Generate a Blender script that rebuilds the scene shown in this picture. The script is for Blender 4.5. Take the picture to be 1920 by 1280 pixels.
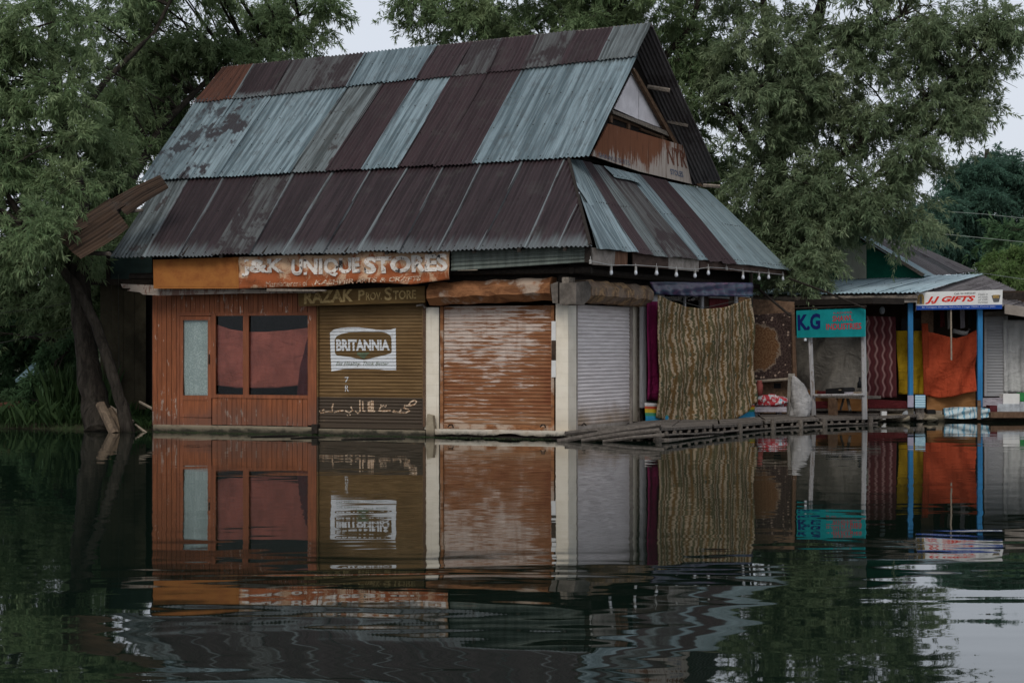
import bpy, bmesh, math, random
import numpy as np
from mathutils import Vector as V

random.seed(11)
rng = np.random.default_rng(7)
for o in list(bpy.data.objects):
    bpy.data.objects.remove(o)
C = bpy.context.scene.collection
sc = bpy.context.scene

# ------------------------------------------------------------------ camera, world, sun, exposure
FPX, CAMH, HOR = 3500.0, 1.54, 650.0        # focal length in photo pixels, eye height over the water, horizon row
cam = bpy.data.objects.new('camera', bpy.data.cameras.new('camera'))
C.objects.link(cam)
cam.location = (0, 0, CAMH)
cam.rotation_euler = (math.radians(90), 0, 0)
cam.data.sensor_width = 36
cam.data.lens = FPX / 1920 * 36
cam.data.shift_y = (HOR - 640) / 1920
cam.data.clip_end = 2000
sc.camera = cam

SUN_EL, SUN_AZ = 45.0, 196.0                # azimuth the light comes from, clockwise from +Y
w = bpy.data.worlds.new('World'); sc.world = w; w.use_nodes = True
nt = w.node_tree; nt.nodes.clear()
sky = nt.nodes.new('ShaderNodeTexSky'); sky.sky_type = 'NISHITA'; sky.sun_disc = False
sky.sun_elevation = math.radians(SUN_EL); sky.sun_rotation = math.radians(SUN_AZ)
sky.air_density = 1.0; sky.dust_density = 4.0
cl = nt.nodes.new('ShaderNodeMix'); cl.data_type = 'RGBA'; cl.inputs[0].default_value = 0.9
cl.inputs[7].default_value = (4.9, 5.2, 5.75, 1)      # closed cloud layer
bg = nt.nodes.new('ShaderNodeBackground'); bg.inputs[1].default_value = 0.15
wo = nt.nodes.new('ShaderNodeOutputWorld')
nt.links.new(sky.outputs[0], cl.inputs[6]); nt.links.new(cl.outputs[2], bg.inputs[0]); nt.links.new(bg.outputs[0], wo.inputs[0])

sun = bpy.data.objects.new('sun', bpy.data.lights.new('sun', 'SUN')); C.objects.link(sun)
sun.data.energy = 1.5; sun.data.angle = math.radians(24); sun.data.color = (1.0, 0.95, 0.88)
_a, _e = math.radians(SUN_AZ), math.radians(SUN_EL)
sdir = V((math.sin(_a) * math.cos(_e), math.cos(_a) * math.cos(_e), math.sin(_e)))
sun.rotation_euler = (-sdir).to_track_quat('-Z', 'Y').to_euler()
sun.location = (0, 0, 30)

vs = sc.view_settings
vs.view_transform = 'Standard'; vs.look = 'None'; vs.gamma = 1; vs.exposure = 0.0; vs.use_curve_mapping = False
sc.render.engine = 'CYCLES'
sc.cycles.use_denoising = True
sc.cycles.max_bounces = 8; sc.cycles.diffuse_bounces = 3; sc.cycles.glossy_bounces = 4
sc.cycles.transmission_bounces = 6; sc.cycles.transparent_max_bounces = 8

# ------------------------------------------------------------------ projection helpers
def at(px, py, Y):
    return V(((px - 960) / FPX * Y, Y, CAMH + (HOR - py) / FPX * Y))
def hit(px, py, p0, n):
    d = V(((px - 960) / FPX, 1, (HOR - py) / FPX)); o = V((0, 0, CAMH))
    return o + d * ((p0 - o).dot(n) / d.dot(n))
def on_line(P, Q, px):
    k = (px - 960) / FPX; d = Q - P
    return P + d * ((k * P.y - P.x) / (d.x - k * d.y))
class Pl:                                   # vertical plane; normal points to the camera side
    def __init__(s, p, d):
        s.p = V((p[0], p[1], 0)); s.d = V((d[0], d[1], 0)).normalized()
        s.n = V((s.d.y, -s.d.x, 0))
        if s.n.y > 0: s.n = -s.n
    def px(s, x, y, off=0): return hit(x, y, s.p + s.n * off, s.n)
    def s_of(s, x, off=0): return (s.px(x, HOR, off) - s.p).dot(s.d)
    def z_of(s, x, y, off=0): return s.px(x, y, off).z
    def pt(s, a, z, off=0): return s.p + s.d * a + s.n * off + V((0, 0, z))

# ------------------------------------------------------------------ material helper
class M:
    all = {}
    def __init__(s, name):
        s.m = bpy.data.materials.new(name); s.m.use_nodes = True
        s.t = s.m.node_tree; s.b = s.t.nodes['Principled BSDF']; M.all[name] = s.m
        s.b.inputs['Specular IOR Level'].default_value = 0.12
    def n(s, typ, **kw):
        k = s.t.nodes.new('ShaderNode' + typ)
        for a, b in kw.items(): setattr(k, a, b)
        return k
    def put(s, sock, v):
        if isinstance(v, bpy.types.NodeSocket): s.t.links.new(v, sock)
        elif isinstance(v, (tuple, list)):
            sock.default_value = tuple(v) + ((1,) if len(v) == 3 and len(sock.default_value) == 4 else ())
        else: sock.default_value = v
    def pos(s, sc3=(1, 1, 1), off=(0, 0, 0)):
        g = s.n('NewGeometry'); return s.map(g.outputs['Position'], sc3, off)
    def uv(s, sc3=(1, 1, 1), name='UVMap', rand=0.0):
        u = s.n('UVMap', uv_map=name); v = u.outputs[0]
        if rand:
            oi = s.n('ObjectInfo'); mm = s.math('MULTIPLY', oi.outputs['Random'], rand)
            a = s.n('VectorMath', operation='ADD'); s.put(a.inputs[0], v); s.put(a.inputs[1], mm); v = a.outputs[0]
        return s.map(v, sc3)
    def map(s, v, sc3, off=(0, 0, 0)):
        q = s.n('Mapping'); s.put(q.inputs['Vector'], v); s.put(q.inputs['Scale'], sc3); s.put(q.inputs['Location'], off)
        return q.outputs[0]
    def noise(s, v, scale=1.0, detail=4, rough=0.6, dist=0.0):
        q = s.n('TexNoise'); s.put(q.inputs['Vector'], v); q.inputs['Scale'].default_value = scale
        q.inputs['Detail'].default_value = detail; q.inputs['Roughness'].default_value = rough
        q.inputs['Distortion'].default_value = dist
        return q.outputs['Fac']
    def voro(s, v, scale=1.0, feature='F1'):
        q = s.n('TexVoronoi', feature=feature); s.put(q.inputs['Vector'], v); q.inputs['Scale'].default_value = scale
        return q.outputs['Distance']
    def math(s, op, a, b=0.0, c=0.0, clamp=False):
        q = s.n('Math', operation=op, use_clamp=clamp); s.put(q.inputs[0], a); s.put(q.inputs[1], b); s.put(q.inputs[2], c)
        return q.outputs[0]
    def step(s, v, lo, hi, a=0.0, b=1.0):
        q = s.n('MapRange', interpolation_type='SMOOTHSTEP')
        s.put(q.inputs[0], v); q.inputs[1].default_value = lo; q.inputs[2].default_value = hi
        q.inputs[3].default_value = a; q.inputs[4].default_value = b
        return q.outputs[0]
    def mix(s, f, a, b, blend='MIX'):
        q = s.n('Mix', data_type='RGBA', blend_type=blend); s.put(q.inputs[0], f); s.put(q.inputs[6], a); s.put(q.inputs[7], b)
        return q.outputs[2]
    def sep(s, v):
        q = s.n('SeparateXYZ'); s.put(q.inputs[0], v); return q.outputs
    def comb(s, x, y, z=0.0):
        q = s.n('CombineXYZ'); s.put(q.inputs[0], x); s.put(q.inputs[1], y); s.put(q.inputs[2], z); return q.outputs[0]
    def rand(s): return s.n('ObjectInfo').outputs['Random']
    def out(s, col, rough=0.75, bump=None, metal=0.0, spec=None):
        s.put(s.b.inputs['Base Color'], col); s.put(s.b.inputs['Roughness'], rough); s.put(s.b.inputs['Metallic'], metal)
        if spec is not None: s.b.inputs['Specular IOR Level'].default_value = spec
        if bump:
            q = s.n('Bump'); s.put(q.inputs['Height'], bump[0]); q.inputs['Distance'].default_value = bump[1]; q.inputs['Strength'].default_value = 1.0
            s.t.links.new(q.outputs[0], s.b.inputs['Normal'])
        return s.m

def simple(name, col, rough=0.75, var=0.35, scale=9.0, stretch=(1, 1, 1), dark=None, spec=None, bump=0.003):
    m = M(name); p = m.pos(stretch); n = m.noise(p, scale, 5, 0.65)
    d = dark or tuple(c * (1 - var) for c in col); l = tuple(min(1, c * (1 + var * 0.7)) for c in col)
    c = m.mix(m.step(n, 0.3, 0.7), d, l)
    g = m.noise(m.pos(), 1.3, 3, 0.6)
    c = m.mix(m.step(g, 0.5, 0.8, 0, 0.35), c, d)
    r = m.rand(); c = m.mix(m.step(r, 0.0, 1.0, 0.0, 0.3), c, tuple(x * 0.7 for x in col))
    return m.out(c, rough, (n, bump), spec=spec)

GOLD = {}
def build_materials():
    # --- corrugated iron: zinc, dull zinc, dark oxide paint, rust, blotched
    def tin(name, base, low, rustc, edge, edgecol, blotch, rough, endwear, metal=0.0):
        m = M(name)
        uvm = m.uv((1, 1, 1), rand=37.0)
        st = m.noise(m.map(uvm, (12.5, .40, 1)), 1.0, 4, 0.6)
        fine = m.noise(m.map(uvm, (22, 3.0, 1)), 1.0, 4, 0.7)
        cl_ = m.noise(m.map(uvm, (1.6, 1.0, 1)), 1.0, 4, 0.7, 0.4)
        c = m.mix(m.step(st, 0.38, 0.62), base, low)  # dirt streaks near rib width; on zinc also painted-in shade between ribs
        c = m.mix(m.step(fine, 0.45, 0.75, 0, 0.4), c, rustc)
        c = m.mix(m.step(cl_, blotch, blotch + 0.07), c, rustc)
        nx = m.sep(m.n('UVMap', uv_map='norm').outputs[0])
        wob = m.math('MULTIPLY', m.math('SUBTRACT', cl_, 0.5), 0.25)
        if edge > 0:
            e = m.step(m.math('ADD', nx[0], m.math('MULTIPLY', wob, .35)), 0.035, 0.075, edge, 0.0)
            c = m.mix(e, c, edgecol)
            ev = m.math('ADD', nx[1], m.math('MULTIPLY', st, -0.28))
            c = m.mix(m.step(ev, -0.12, 0.02, endwear, 0.0), c, edgecol)
        r = m.rand(); c = m.mix(m.step(r, 0, 1, 0, .35), c, low)
        # grime film in scattered patches
        grime = m.noise(m.pos((1, 1, 1)), 2.2, 5, 0.7)
        c = m.mix(m.step(grime, 0.52, 0.72, 0, .45), c, (0.05, 0.047, 0.042))
        rr = m.step(st, 0.3, 0.7, rough - .08, rough + .12)
        m.out(c, rr, (m.noise(m.pos(), 60, 3), 0.0015), metal=metal, spec=0.15)
    zinc_e = (0.17, 0.20, 0.205)
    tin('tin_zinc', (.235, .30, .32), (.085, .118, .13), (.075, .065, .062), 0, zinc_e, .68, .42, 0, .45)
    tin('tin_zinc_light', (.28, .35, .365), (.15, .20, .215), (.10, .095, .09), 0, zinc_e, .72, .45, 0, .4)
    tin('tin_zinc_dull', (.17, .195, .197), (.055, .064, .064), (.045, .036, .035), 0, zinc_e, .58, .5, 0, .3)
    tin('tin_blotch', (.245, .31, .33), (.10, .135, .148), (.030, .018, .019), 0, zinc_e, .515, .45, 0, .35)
    tin('tin_oxide', (.034, .0205, .0225), (.021, .014, .0155), (.017, .012, .013), .7, zinc_e, .7, .6, .55)
    tin('tin_oxide_plain', (.038, .022, .0245), (.025, .0155, .0175), (.05, .045, .044), 0, zinc_e, .66, .6, 0)
    tin('tin_mixed', (.085, .09, .088), (.034, .028, .029), (.027, .019, .02), 0, zinc_e, .5, .58, 0)
    tin('tin_rust', (.10, .042, .027), (.052, .025, .018), (.035, .02, .017), 0, zinc_e, .62, .8, 0)
    tin('tin_brown', (.062, .038, .024), (.026, .017, .012), (.018, .012, .009), 0, zinc_e, .6, .8, 0)
    tin('tin_porch', (.30, .40, .44), (.22, .30, .33), (.16, .19, .19), 0, zinc_e, .78, .5, 0)
    tin('tin_far', (.15, .135, .135), (.09, .08, .08), (.06, .05, .05), 0, zinc_e, .55, .6, 0)
    tin('tin_green', (.15, .175, .155), (.09, .105, .092), (.06, .055, .045), 0, zinc_e, .64, .6, 0)

    # --- orange painted planks with flaked paint
    def painted(name, col, chip, amount, grain=(30, 30, 2.2)):
        m = M(name); n = m.noise(m.pos(grain), 1, 5, .7)
        big = m.noise(m.pos((1.5, 1.5, .9)), 1, 4, .65)
        c = m.mix(m.step(n, .3, .72), tuple(x * .62 for x in col), tuple(min(1, x * 1.18) for x in col))
        c = m.mix(m.step(big, .45, .75, 0, .6), c, tuple(x * .55 for x in col))
        ch = m.noise(m.pos((17, 17, 4.5)), 1, 5, .72)
        zone = m.noise(m.pos((.9, .9, .7), (3, 1, 5)), 1, 3, .6)
        k = m.math('ADD', ch, m.math('MULTIPLY', m.math('SUBTRACT', zone, .5), .55))
        c = m.mix(m.step(k, amount, amount + .03), c, chip)
        c = m.mix(m.step(m.rand(), 0, 1, 0, .38), c, tuple(x * .5 for x in col))
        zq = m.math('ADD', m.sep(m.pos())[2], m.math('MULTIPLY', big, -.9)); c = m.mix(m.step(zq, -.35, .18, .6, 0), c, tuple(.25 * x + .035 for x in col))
        m.out(c, .62, (n, .004), spec=.3)
    painted('orange_paint', (.265, .082, .030), (.42, .33, .27), .625)
    painted('orange_trim', (.25, .08, .033), (.42, .32, .26), .66)
    painted('peeling_white', (.36, .30, .25), (.14, .06, .04), .5, (3, 3, 30))
    painted('blue_paint', (.022, .19, .42), (.11, .15, .19), .70)
    painted('white_paint', (.42, .41, .41), (.17, .135, .11), .62)

    # --- rolled shutters
    m = M('shutter_rust'); p = m.pos()
    st = m.noise(m.pos((2.4, 2.4, 26)), 1, 6, .72); blot = m.noise(m.pos((.9, .9, 1.1), (4, 2, 7.7)), 1, 3, .6)
    zz = m.sep(p)
    hgt = m.step(zz[2], .5, 2.2, .13, -.08)
    side = m.step(zz[0], -1.1, .75, -.10, .09)
    low = m.step(zz[2], .15, .62, -.16, 0)
    k = m.math('ADD', m.math('ADD', m.math('ADD', m.math('MULTIPLY_ADD', st, 1.4, -.175), hgt), m.math('ADD', side, low)), m.math('MULTIPLY', m.math('SUBTRACT', blot, .5), .8))
    c = m.mix(m.step(k, .36, .50), (.47, .385, .33), (.225, .098, .045))
    c = m.mix(m.step(k, .56, .8), c, (.165, .058, .026))
    run = m.noise(m.pos((9, 9, .8)), 1, 4, .7)
    c = m.mix(m.step(run, .48, .72, 0, .4), c, (.22, .10, .05))
    c = m.mix(m.step(zz[2], .16, .5, .55, 0), c, (.27, .17, .095))
    m.out(c, .75, (st, .002))
    m = M('shutter_brown'); p = m.pos(); zz = m.sep(p)
    st = m.noise(m.pos((1.3, 1.3, 30)), 1, 5, .7); bl = m.noise(m.pos((1, 1, .7), (1, 8, 2)), 1, 4, .65)
    c = m.mix(m.step(st, .3, .7), (.085, .049, .020), (.178, .107, .044))
    c = m.mix(m.step(bl, .5, .75, 0, .6), c, (.21, .135, .065))
    c = m.mix(m.step(m.math('ADD', zz[2], m.math('MULTIPLY', bl, .03)), .665, .685, 1, 0), c, m.mix(st, (.035, .027, .02), (.085, .062, .043)))
    c = m.mix(m.step(m.noise(m.pos((5, 5, 40)), 1, 4, .7), .62, .75, 0, .5), c, (.29, .20, .115))
    m.out(c, .6, (st, .002))
    m = M('shutter_grey'); p = m.pos(); zz = m.sep(p)
    st = m.noise(m.pos((2, 2, 30)), 1, 5, .7); bl = m.noise(m.pos((1.2, 1.2, .9), (9, 3, 1)), 1, 4, .65)
    c = m.mix(m.step(st, .3, .7), (.50, .455, .445), (.69, .64, .625))
    kk = m.math('ADD', m.step(zz[2], .12, .9, .45, 0), m.math('MULTIPLY', bl, .6))
    c = m.mix(m.step(kk, .45, .8, 0, .85), c, (.25, .17, .10))
    c = m.mix(m.step(m.noise(m.pos((7, 7, 50)), 1, 3, .7), .66, .74, 0, .7), c, (.09, .075, .065))
    m.out(c, .55, (st, .002))
    m = M('shutter_far'); st = m.noise(m.pos((2, 2, 20)), 1, 4, .7)
    m.out(m.mix(st, (.22, .22, .22), (.40, .40, .41)), .6, (st, .002))

    # --- tiles, concrete, hoods
    m = M('cream_tile'); n = m.noise(m.pos((5, 5, 5)), 1, 4, .6)
    c = m.mix(m.step(n, .3, .8), (.73, .665, .55), (.63, .565, .45)); zz = m.sep(m.pos())
    c = m.mix(m.step(m.math('ADD', zz[2], m.math('MULTIPLY', n, .6)), .25, .95, .75, 0), c, (.36, .30, .22)); dr_ = m.noise(m.pos((22, 22, .7)), 1, 4, .65); c = m.mix(m.step(dr_, .56, .72, 0, .35), c, (.42, .35, .26))
    c = m.mix(m.step(m.rand(), 0, 1, 0, .10), c, (.5, .47, .42))
    m.out(c, .35, None, spec=.5)
    simple('grout', (.42, .38, .31))
    def concrete(name, a, b):
        m = M(name); n = m.noise(m.pos((4, 4, 6)), 1, 6, .7); zz = m.sep(m.pos())
        c = m.mix(m.step(n, .35, .7), a, b)
        k = m.math('ADD', zz[2], m.math('MULTIPLY', m.math('SUBTRACT', n, .5), .25))
        c = m.mix(m.step(k, .02, .12, 1, 0), c, (.03, .028, .02))
        m.out(c, .85, (n, .02))
    concrete('concrete', (.29, .245, .175), (.15, .12, .085))
    concrete('white_slab', (.60, .55, .46), (.30, .24, .18))
    m = M('hood_rust'); n = m.noise(m.pos((3, 3, 7)), 1, 6, .7, .8); g = m.noise(m.pos((2, 2, 2)), 1, 4, .6)
    c = m.mix(m.step(n, .38, .6), (.15, .063, .028), (.28, .125, .055)); c = m.mix(m.step(g, .52, .62, 0, .8), c, (.40, .32, .25))
    m.out(c, .8, (n, .015))
    m = M('hood_brown'); n = m.noise(m.pos((6, 6, 6)), 1, 6, .7, 1.0); g = m.noise(m.pos((2, 2, 2)), 1, 4, .6)
    c = m.mix(m.step(n, .4, .62), (.115, .075, .05), (.36, .23, .12)); c = m.mix(m.step(g, .45, .6, 0, .7), c, (.20, .155, .125))
    m.out(c, .8, (n, .02))
    simple('dent_metal', (.13, .112, .095), .7, .5, 6)

    # --- signs
    m = M('sign_orange'); n = m.noise(m.pos((2.5, 2.5, 3)), 1, 6, .7); f = m.noise(m.pos((30, 30, 30)), 1, 4, .7)
    c = m.mix(m.step(n, .4, .7), (.32, .125, .032), (.225, .075, .022)); c = m.mix(m.step(f, .66, .74, 0, .8), c, (.10, .04, .02))
    m.out(c, .7, (n, .004))
    m = M('sign_rusted'); n = m.noise(m.pos((4, 4, 3)), 1, 7, .72, .6); f = m.noise(m.pos((14, 14, 10)), 1, 6, .75, .8)
    zz = m.sep(m.pos()); up = m.step(zz[2], 2.62, 3.05, 0, .16)
    c = m.mix(m.step(m.math('ADD', n, up), .50, .64), (.29, .085, .032), (.50, .34, .22))
    c = m.mix(m.step(f, .54, .64, 0, .8), c, (.22, .07, .03)); c = m.mix(m.step(f, .66, .72, 0, .85), c, (.05, .028, .02))
    m.out(c, .85, (n, .02))
    m = M('letter_worn'); f = m.noise(m.pos((18, 18, 12)), 1, 6, .75, 1.2); n = m.noise(m.pos((7, 7, 7), (3, 3, 3)), 1, 5, .7)
    c = m.mix(m.step(f, .54, .62), (.62, .58, .53), (.32, .18, .11)); c = m.mix(m.step(n, .57, .62), c, (.045, .04, .038))
    m.out(c, .85)
    m = M('letter_cream'); f = m.noise(m.pos((25, 25, 25)), 1, 5, .75)
    m.out(m.mix(m.step(f, .42, .60), (.58, .46, .34), (.29, .10, .045)), .85)
    m = M('razak_board'); n = m.noise(m.pos((2, 2, 14)), 1, 5, .7)
    m.out(m.mix(m.step(n, .3, .7), (.088, .052, .018), (.15, .092, .034)), .7, (n, .003))
    m = M('razak_letter'); f = m.noise(m.pos((20, 20, 20)), 1, 5, .75)
    m.out(m.mix(m.step(f, .45, .68), (.42, .30, .135), (.14, .085, .032)), .8)
    m = M('gable_sign'); n = m.noise(m.pos((13, 13, 1.1)), 1, 6, .75); g = m.noise(m.pos((1.6, 1.6, 1.8)), 1, 4, .6); zz = m.sep(m.pos())
    k = m.math('ADD', m.math('ADD', n, m.math('MULTIPLY', m.math('SUBTRACT', g, .5), .7)), m.math('ADD', m.step(zz[2], 4.75, 5.5, -.19, .20), m.step(zz[0], 2.75, 3.2, .03, -.20)))
    c = m.mix(m.step(k, .44, .58), (.40, .345, .30), (.19, .078, .042)); c = m.mix(m.step(n, .50, .66, 0, .75), c, (.085, .036, .022))
    m.out(c, .85, (n, .004))
    simple('letter_faded_red', (.17, .075, .05), .85, .5, 30)
    simple('letter_faded_blue', (.13, .15, .20), .85, .5, 30)
    m = M('print_white'); f = m.noise(m.pos((9, 9, 40)), 1, 5, .75)
    m.out(m.mix(m.step(f, .5, .72), (.56, .58, .60), (.36, .33, .29)), .6)
    m = M('print_brown'); f = m.noise(m.pos((3, 3, 30)), 1, 5, .7)
    m.out(m.mix(f, (.085, .05, .02), (.15, .095, .04)), .6)
    simple('print_green', (.10, .13, .08), .7)
    m = M('urdu_paint'); f = m.noise(m.pos((25, 25, 40)), 1, 5, .75)
    m.out(m.mix(m.step(f, .42, .62), (.60, .46, .33), (.22, .11, .05)), .8)
    simple('sign_teal', (.012, .27, .285), .5, .15, 4)
    simple('letter_navy', (.012, .02, .13), .6, .2)
    simple('letter_red', (.50, .035, .05), .6, .2)
    simple('letter_bright_red', (.62, .035, .02), .5, .15)
    simple('sign_white', (.66, .66, .64), .45, .1, 5)
    simple('sign_blue', (.012, .055, .27), .5, .15)
    simple('print_dark', (.10, .10, .10), .6, .2); simple('print_gold', (.33, .22, .08), .6, .5, 40)
    simple('print_pale', (.42, .45, .62), .6, .2)

    # --- wood
    def wood(name, a, b, sx=(14, 14, 14)):
        m = M(name); n = m.noise(m.pos(sx), 1, 6, .72, .5); g = m.noise(m.pos((1.3, 1.3, 1.3)), 1, 3, .6)
        c = m.mix(m.step(n, .32, .7), a, b); c = m.mix(m.step(g, .5, .8, 0, .5), c, a); c = m.mix(m.step(m.rand(), 0, 1, 0, .5), c, a)
        m.out(c, .85, (n, .006))
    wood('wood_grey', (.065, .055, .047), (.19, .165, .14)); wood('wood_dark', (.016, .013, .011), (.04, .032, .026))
    wood('wood_brown', (.085, .05, .032), (.19, .12, .075)); wood('wood_pale', (.20, .165, .125), (.36, .30, .235))
    wood('wood_orange', (.22, .10, .035), (.34, .17, .07), (3, 3, 9)); wood('fascia_wood', (.06, .04, .032), (.15, .10, .08), (4, 4, 14))
    wood('fascia_pale', (.21, .18, .155), (.40, .36, .32), (6, 6, 6)); wood('fascia_rust', (.10, .05, .03), (.24, .13, .08), (16, 16, 3))
    simple('gable_white', (.74, .70, .71), .8, .18, 3, bump=.004); simple('beam_grey', (.20, .17, .14), .85, .5, 8, (3, 3, 3))
    m = M('bark'); n = m.noise(m.pos((9, 9, 2.2)), 1, 6, .75, .8)
    m.out(m.mix(m.step(n, .3, .7), (.012, .010, .008), (.052, .044, .035)), .95, (n, .05))
    wood('log_wood', (.075, .055, .04), (.23, .17, .115), (10, 10, 3))
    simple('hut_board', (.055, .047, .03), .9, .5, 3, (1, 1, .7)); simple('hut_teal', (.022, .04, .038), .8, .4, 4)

    # --- cloth
    def plain_cloth(name, col, rough=.9, var=.28):
        m = M(name); n = m.noise(m.pos((3, 3, 2)), 1, 5, .65); f = m.noise(m.pos((7, 7, 1.6)), 1, 4, .6, 1.2); f2 = m.noise(m.pos((2.2, 2.2, 6), (3, 1, 2)), 1, 3, .6, 1.5); f = m.math('ADD', f, f2)
        c = m.mix(m.step(n, .3, .7), tuple(x * (1 - var) for x in col), tuple(min(1, x * (1 + var * .5)) for x in col))
        m.out(c, rough, (f, .035), spec=.1); return m
    plain_cloth('cloth_rose', (.46, .125, .09)); plain_cloth('cloth_yellow', (.34, .215, .012)); plain_cloth('cloth_orange', (.43, .072, .03))
    plain_cloth('cloth_magenta', (.17, .012, .062)); plain_cloth('cloth_tarp', (.24, .22, .19)); plain_cloth('cloth_white', (.46, .46, .45))
    plain_cloth('cloth_sack', (.33, .32, .31), .7, .4); plain_cloth('cloth_lilac', (.36, .33, .36)); plain_cloth('cloth_maroon', (.10, .018, .02))
    plain_cloth('cloth_orange_dark', (.30, .05, .02))
    m = M('cloth_lace'); v = m.voro(m.pos((38, 38, 38)), 1); n = m.noise(m.pos((5, 5, 2)), 1, 4)
    c = m.mix(m.step(v, .2, .6), (.74, .78, .76), (.50, .55, .53)); m.out(m.mix(m.step(n, .4, .7, 0, .4), c, (.42, .46, .45)), .95)
    m = M('cloth_ikat'); u = m.uv(); s3 = m.sep(u)
    wobn = m.noise(m.map(u, (2.2, 7.5, 1)), 1, 4, .6); wobf = m.noise(m.map(u, (8, 22, 1)), 1, 3, .65)
    wv = m.math('ADD', m.math('MULTIPLY', m.math('SUBTRACT', wobn, .5), 1.5), m.math('MULTIPLY', m.math('SUBTRACT', wobf, .5), 1.5))
    ph = m.math('ADD', m.math('MULTIPLY', s3[0], 6.28 * 3.2), m.math('MULTIPLY', wv, 2.6))
    rows = m.math('SINE', m.math('MULTIPLY', s3[1], 6.28 * 2.1)); s1 = m.math('SINE', ph); s2 = m.math('SINE', m.math('ADD', m.math('MULTIPLY', ph, 2.0), m.math('MULTIPLY', rows, .6)))
    c = m.mix(m.step(s1, -.25, .0), (.125, .072, .026), (.085, .072, .034))
    brk = m.noise(m.map(u, (8, 4.5, 1)), 1, 3, .6)
    c = m.mix(m.math('MULTIPLY', m.step(m.math('ADD', s2, m.math('MULTIPLY', rows, .25)), .10, .32), m.step(brk, .38, .50)), c, (.315, .24, .16))
    c = m.mix(m.math('MULTIPLY', m.step(m.math('MULTIPLY', s1, rows), .6, .8), m.step(wobf, .45, .6)), c, (.05, .062, .04))
    c = m.mix(m.step(m.noise(m.map(u, (30, 30, 1)), 1, 3), .45, .8, 0, .35), c, (.06, .05, .025))
    m.out(c, .92, (m.noise(m.pos((6, 6, 1.2)), 1, 4, .6, 1.0), .09), spec=.1)
    m = M('cloth_waves'); u = m.uv(); s3 = m.sep(u)
    sh = m.math('MULTIPLY', m.math('SINE', m.math('MULTIPLY', s3[1], 6.28 * 3.6)), .020)
    ph = m.math('MULTIPLY', m.math('ADD', s3[0], sh), 6.28 * 6.4); s1 = m.math('SINE', ph)
    nz = m.noise(m.map(u, (45, 45, 1)), 1, 2)
    c = m.mix(m.step(s1, .30, .85), (.10, .027, .03), (.30, .17, .16)); c = m.mix(m.step(m.math('SINE', m.math('MULTIPLY', ph, 2.0)), .55, .8, 0, .6), c, (.055, .016, .018))
    m.out(m.mix(m.step(nz, .5, .7, 0, .35), c, (.10, .05, .045)), .92, spec=.1)
    m = M('cloth_carpet'); u = m.n('UVMap', uv_map='norm').outputs[0]; s3 = m.sep(u)
    fx = m.math('ABSOLUTE', m.math('SUBTRACT', s3[0], .30)); fy = m.math('ABSOLUTE', m.math('SUBTRACT', s3[1], .5))
    rad = m.math('SQRT', m.math('ADD', m.math('POWER', m.math('DIVIDE', fx, .45), 2.0), m.math('POWER', m.math('DIVIDE', fy, .36), 2.0)))
    nz = m.noise(m.map(u, (26, 38, 1)), 1, 4, .7); lf = m.noise(m.map(u, (7, 9, 1)), 1, 3, .6); rad = m.math('ADD', rad, m.math('MULTIPLY', m.math('SUBTRACT', lf, .5), .55)); ros = m.voro(m.map(u, (9, 14, 1)), 1)
    c = m.mix(m.step(nz, .4, .62), (.024, .015, .014), (.07, .048, .04))
    c = m.mix(m.step(m.math('ADD', rad, m.math('MULTIPLY', nz, .25)), 1.02, 1.1, 1, 0), c, m.mix(m.step(nz, .4, .6), (.085, .04, .018), (.15, .085, .045)))
    ring = m.math('ABSOLUTE', m.math('SUBTRACT', m.math('ADD', rad, m.math('MULTIPLY', nz, .25)), 1.08))
    c = m.mix(m.step(ring, .02, .06, .8, 0), c, (.20, .15, .11))
    bx_ = m.step(m.math('MAXIMUM', m.math('SUBTRACT', s3[0], .80), m.math('SUBTRACT', fy, .37)), -.005, .005)
    bsp = m.math('MULTIPLY', bx_, m.step(ros, .18, .26, 1, 0)); c = m.mix(bsp, c, (.30, .22, .17))
    m.out(c, .95, spec=.05)
    m = M('cloth_rainbow'); u = m.n('UVMap', uv_map='norm').outputs[0]; v = m.sep(u)[1]
    c = m.mix(m.step(v, .40, .43), (.02, .19, .32), (.035, .19, .10)); c = m.mix(m.step(v, .55, .58), c, (.46, .32, .025)); c = m.mix(m.step(v, .72, .75), c, (.40, .07, .03))
    c = m.mix(m.step(v, .85, .87), c, (.46, .43, .41)); c = m.mix(m.step(v, .06, .10, 1, 0), c, (.48, .50, .48))
    m.out(c, .5)
    m = M('cloth_tiedye'); n = m.noise(m.pos((2, 2, 9)), 1, 5, .7, 1.5)
    c = m.mix(m.step(n, .38, .52), (.018, .05, .085), (.03, .02, .06)); c = m.mix(m.step(n, .56, .70), c, (.15, .065, .125)); m.out(c, .35, spec=.5)
    m = M('cloth_bundle'); n = m.noise(m.pos((9, 9, 6)), 1, 4, .7, .8)
    c = m.mix(m.step(n, .50, .53), (.36, .035, .045), (.50, .50, .50)); c = m.mix(m.step(n, .58, .62), c, (.10, .32, .42)); m.out(c, .7)
    m = M('cloth_bluewhite'); p = m.sep(m.pos()); n = m.noise(m.pos((6, 6, 3)), 1, 3)
    st = m.math('SINE', m.math('ADD', m.math('MULTIPLY', p[0], 62.0), m.math('MULTIPLY', n, 16.0)))
    m.out(m.mix(m.step(st, .35, .7, 0, .8), (.42, .49, .50), (.05, .22, .33)), .6)
    m = M('notice_blue'); p = m.sep(m.pos()); n = m.noise(m.pos((20, 20, 60)), 1, 3)
    ln = m.math('SINE', m.math('MULTIPLY', p[2], 130.0)); c = m.mix(m.step(m.math('ADD', ln, n), 1.0, 1.2), (.42, .60, .66), (.08, .20, .33)); m.out(c, .6)

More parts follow.
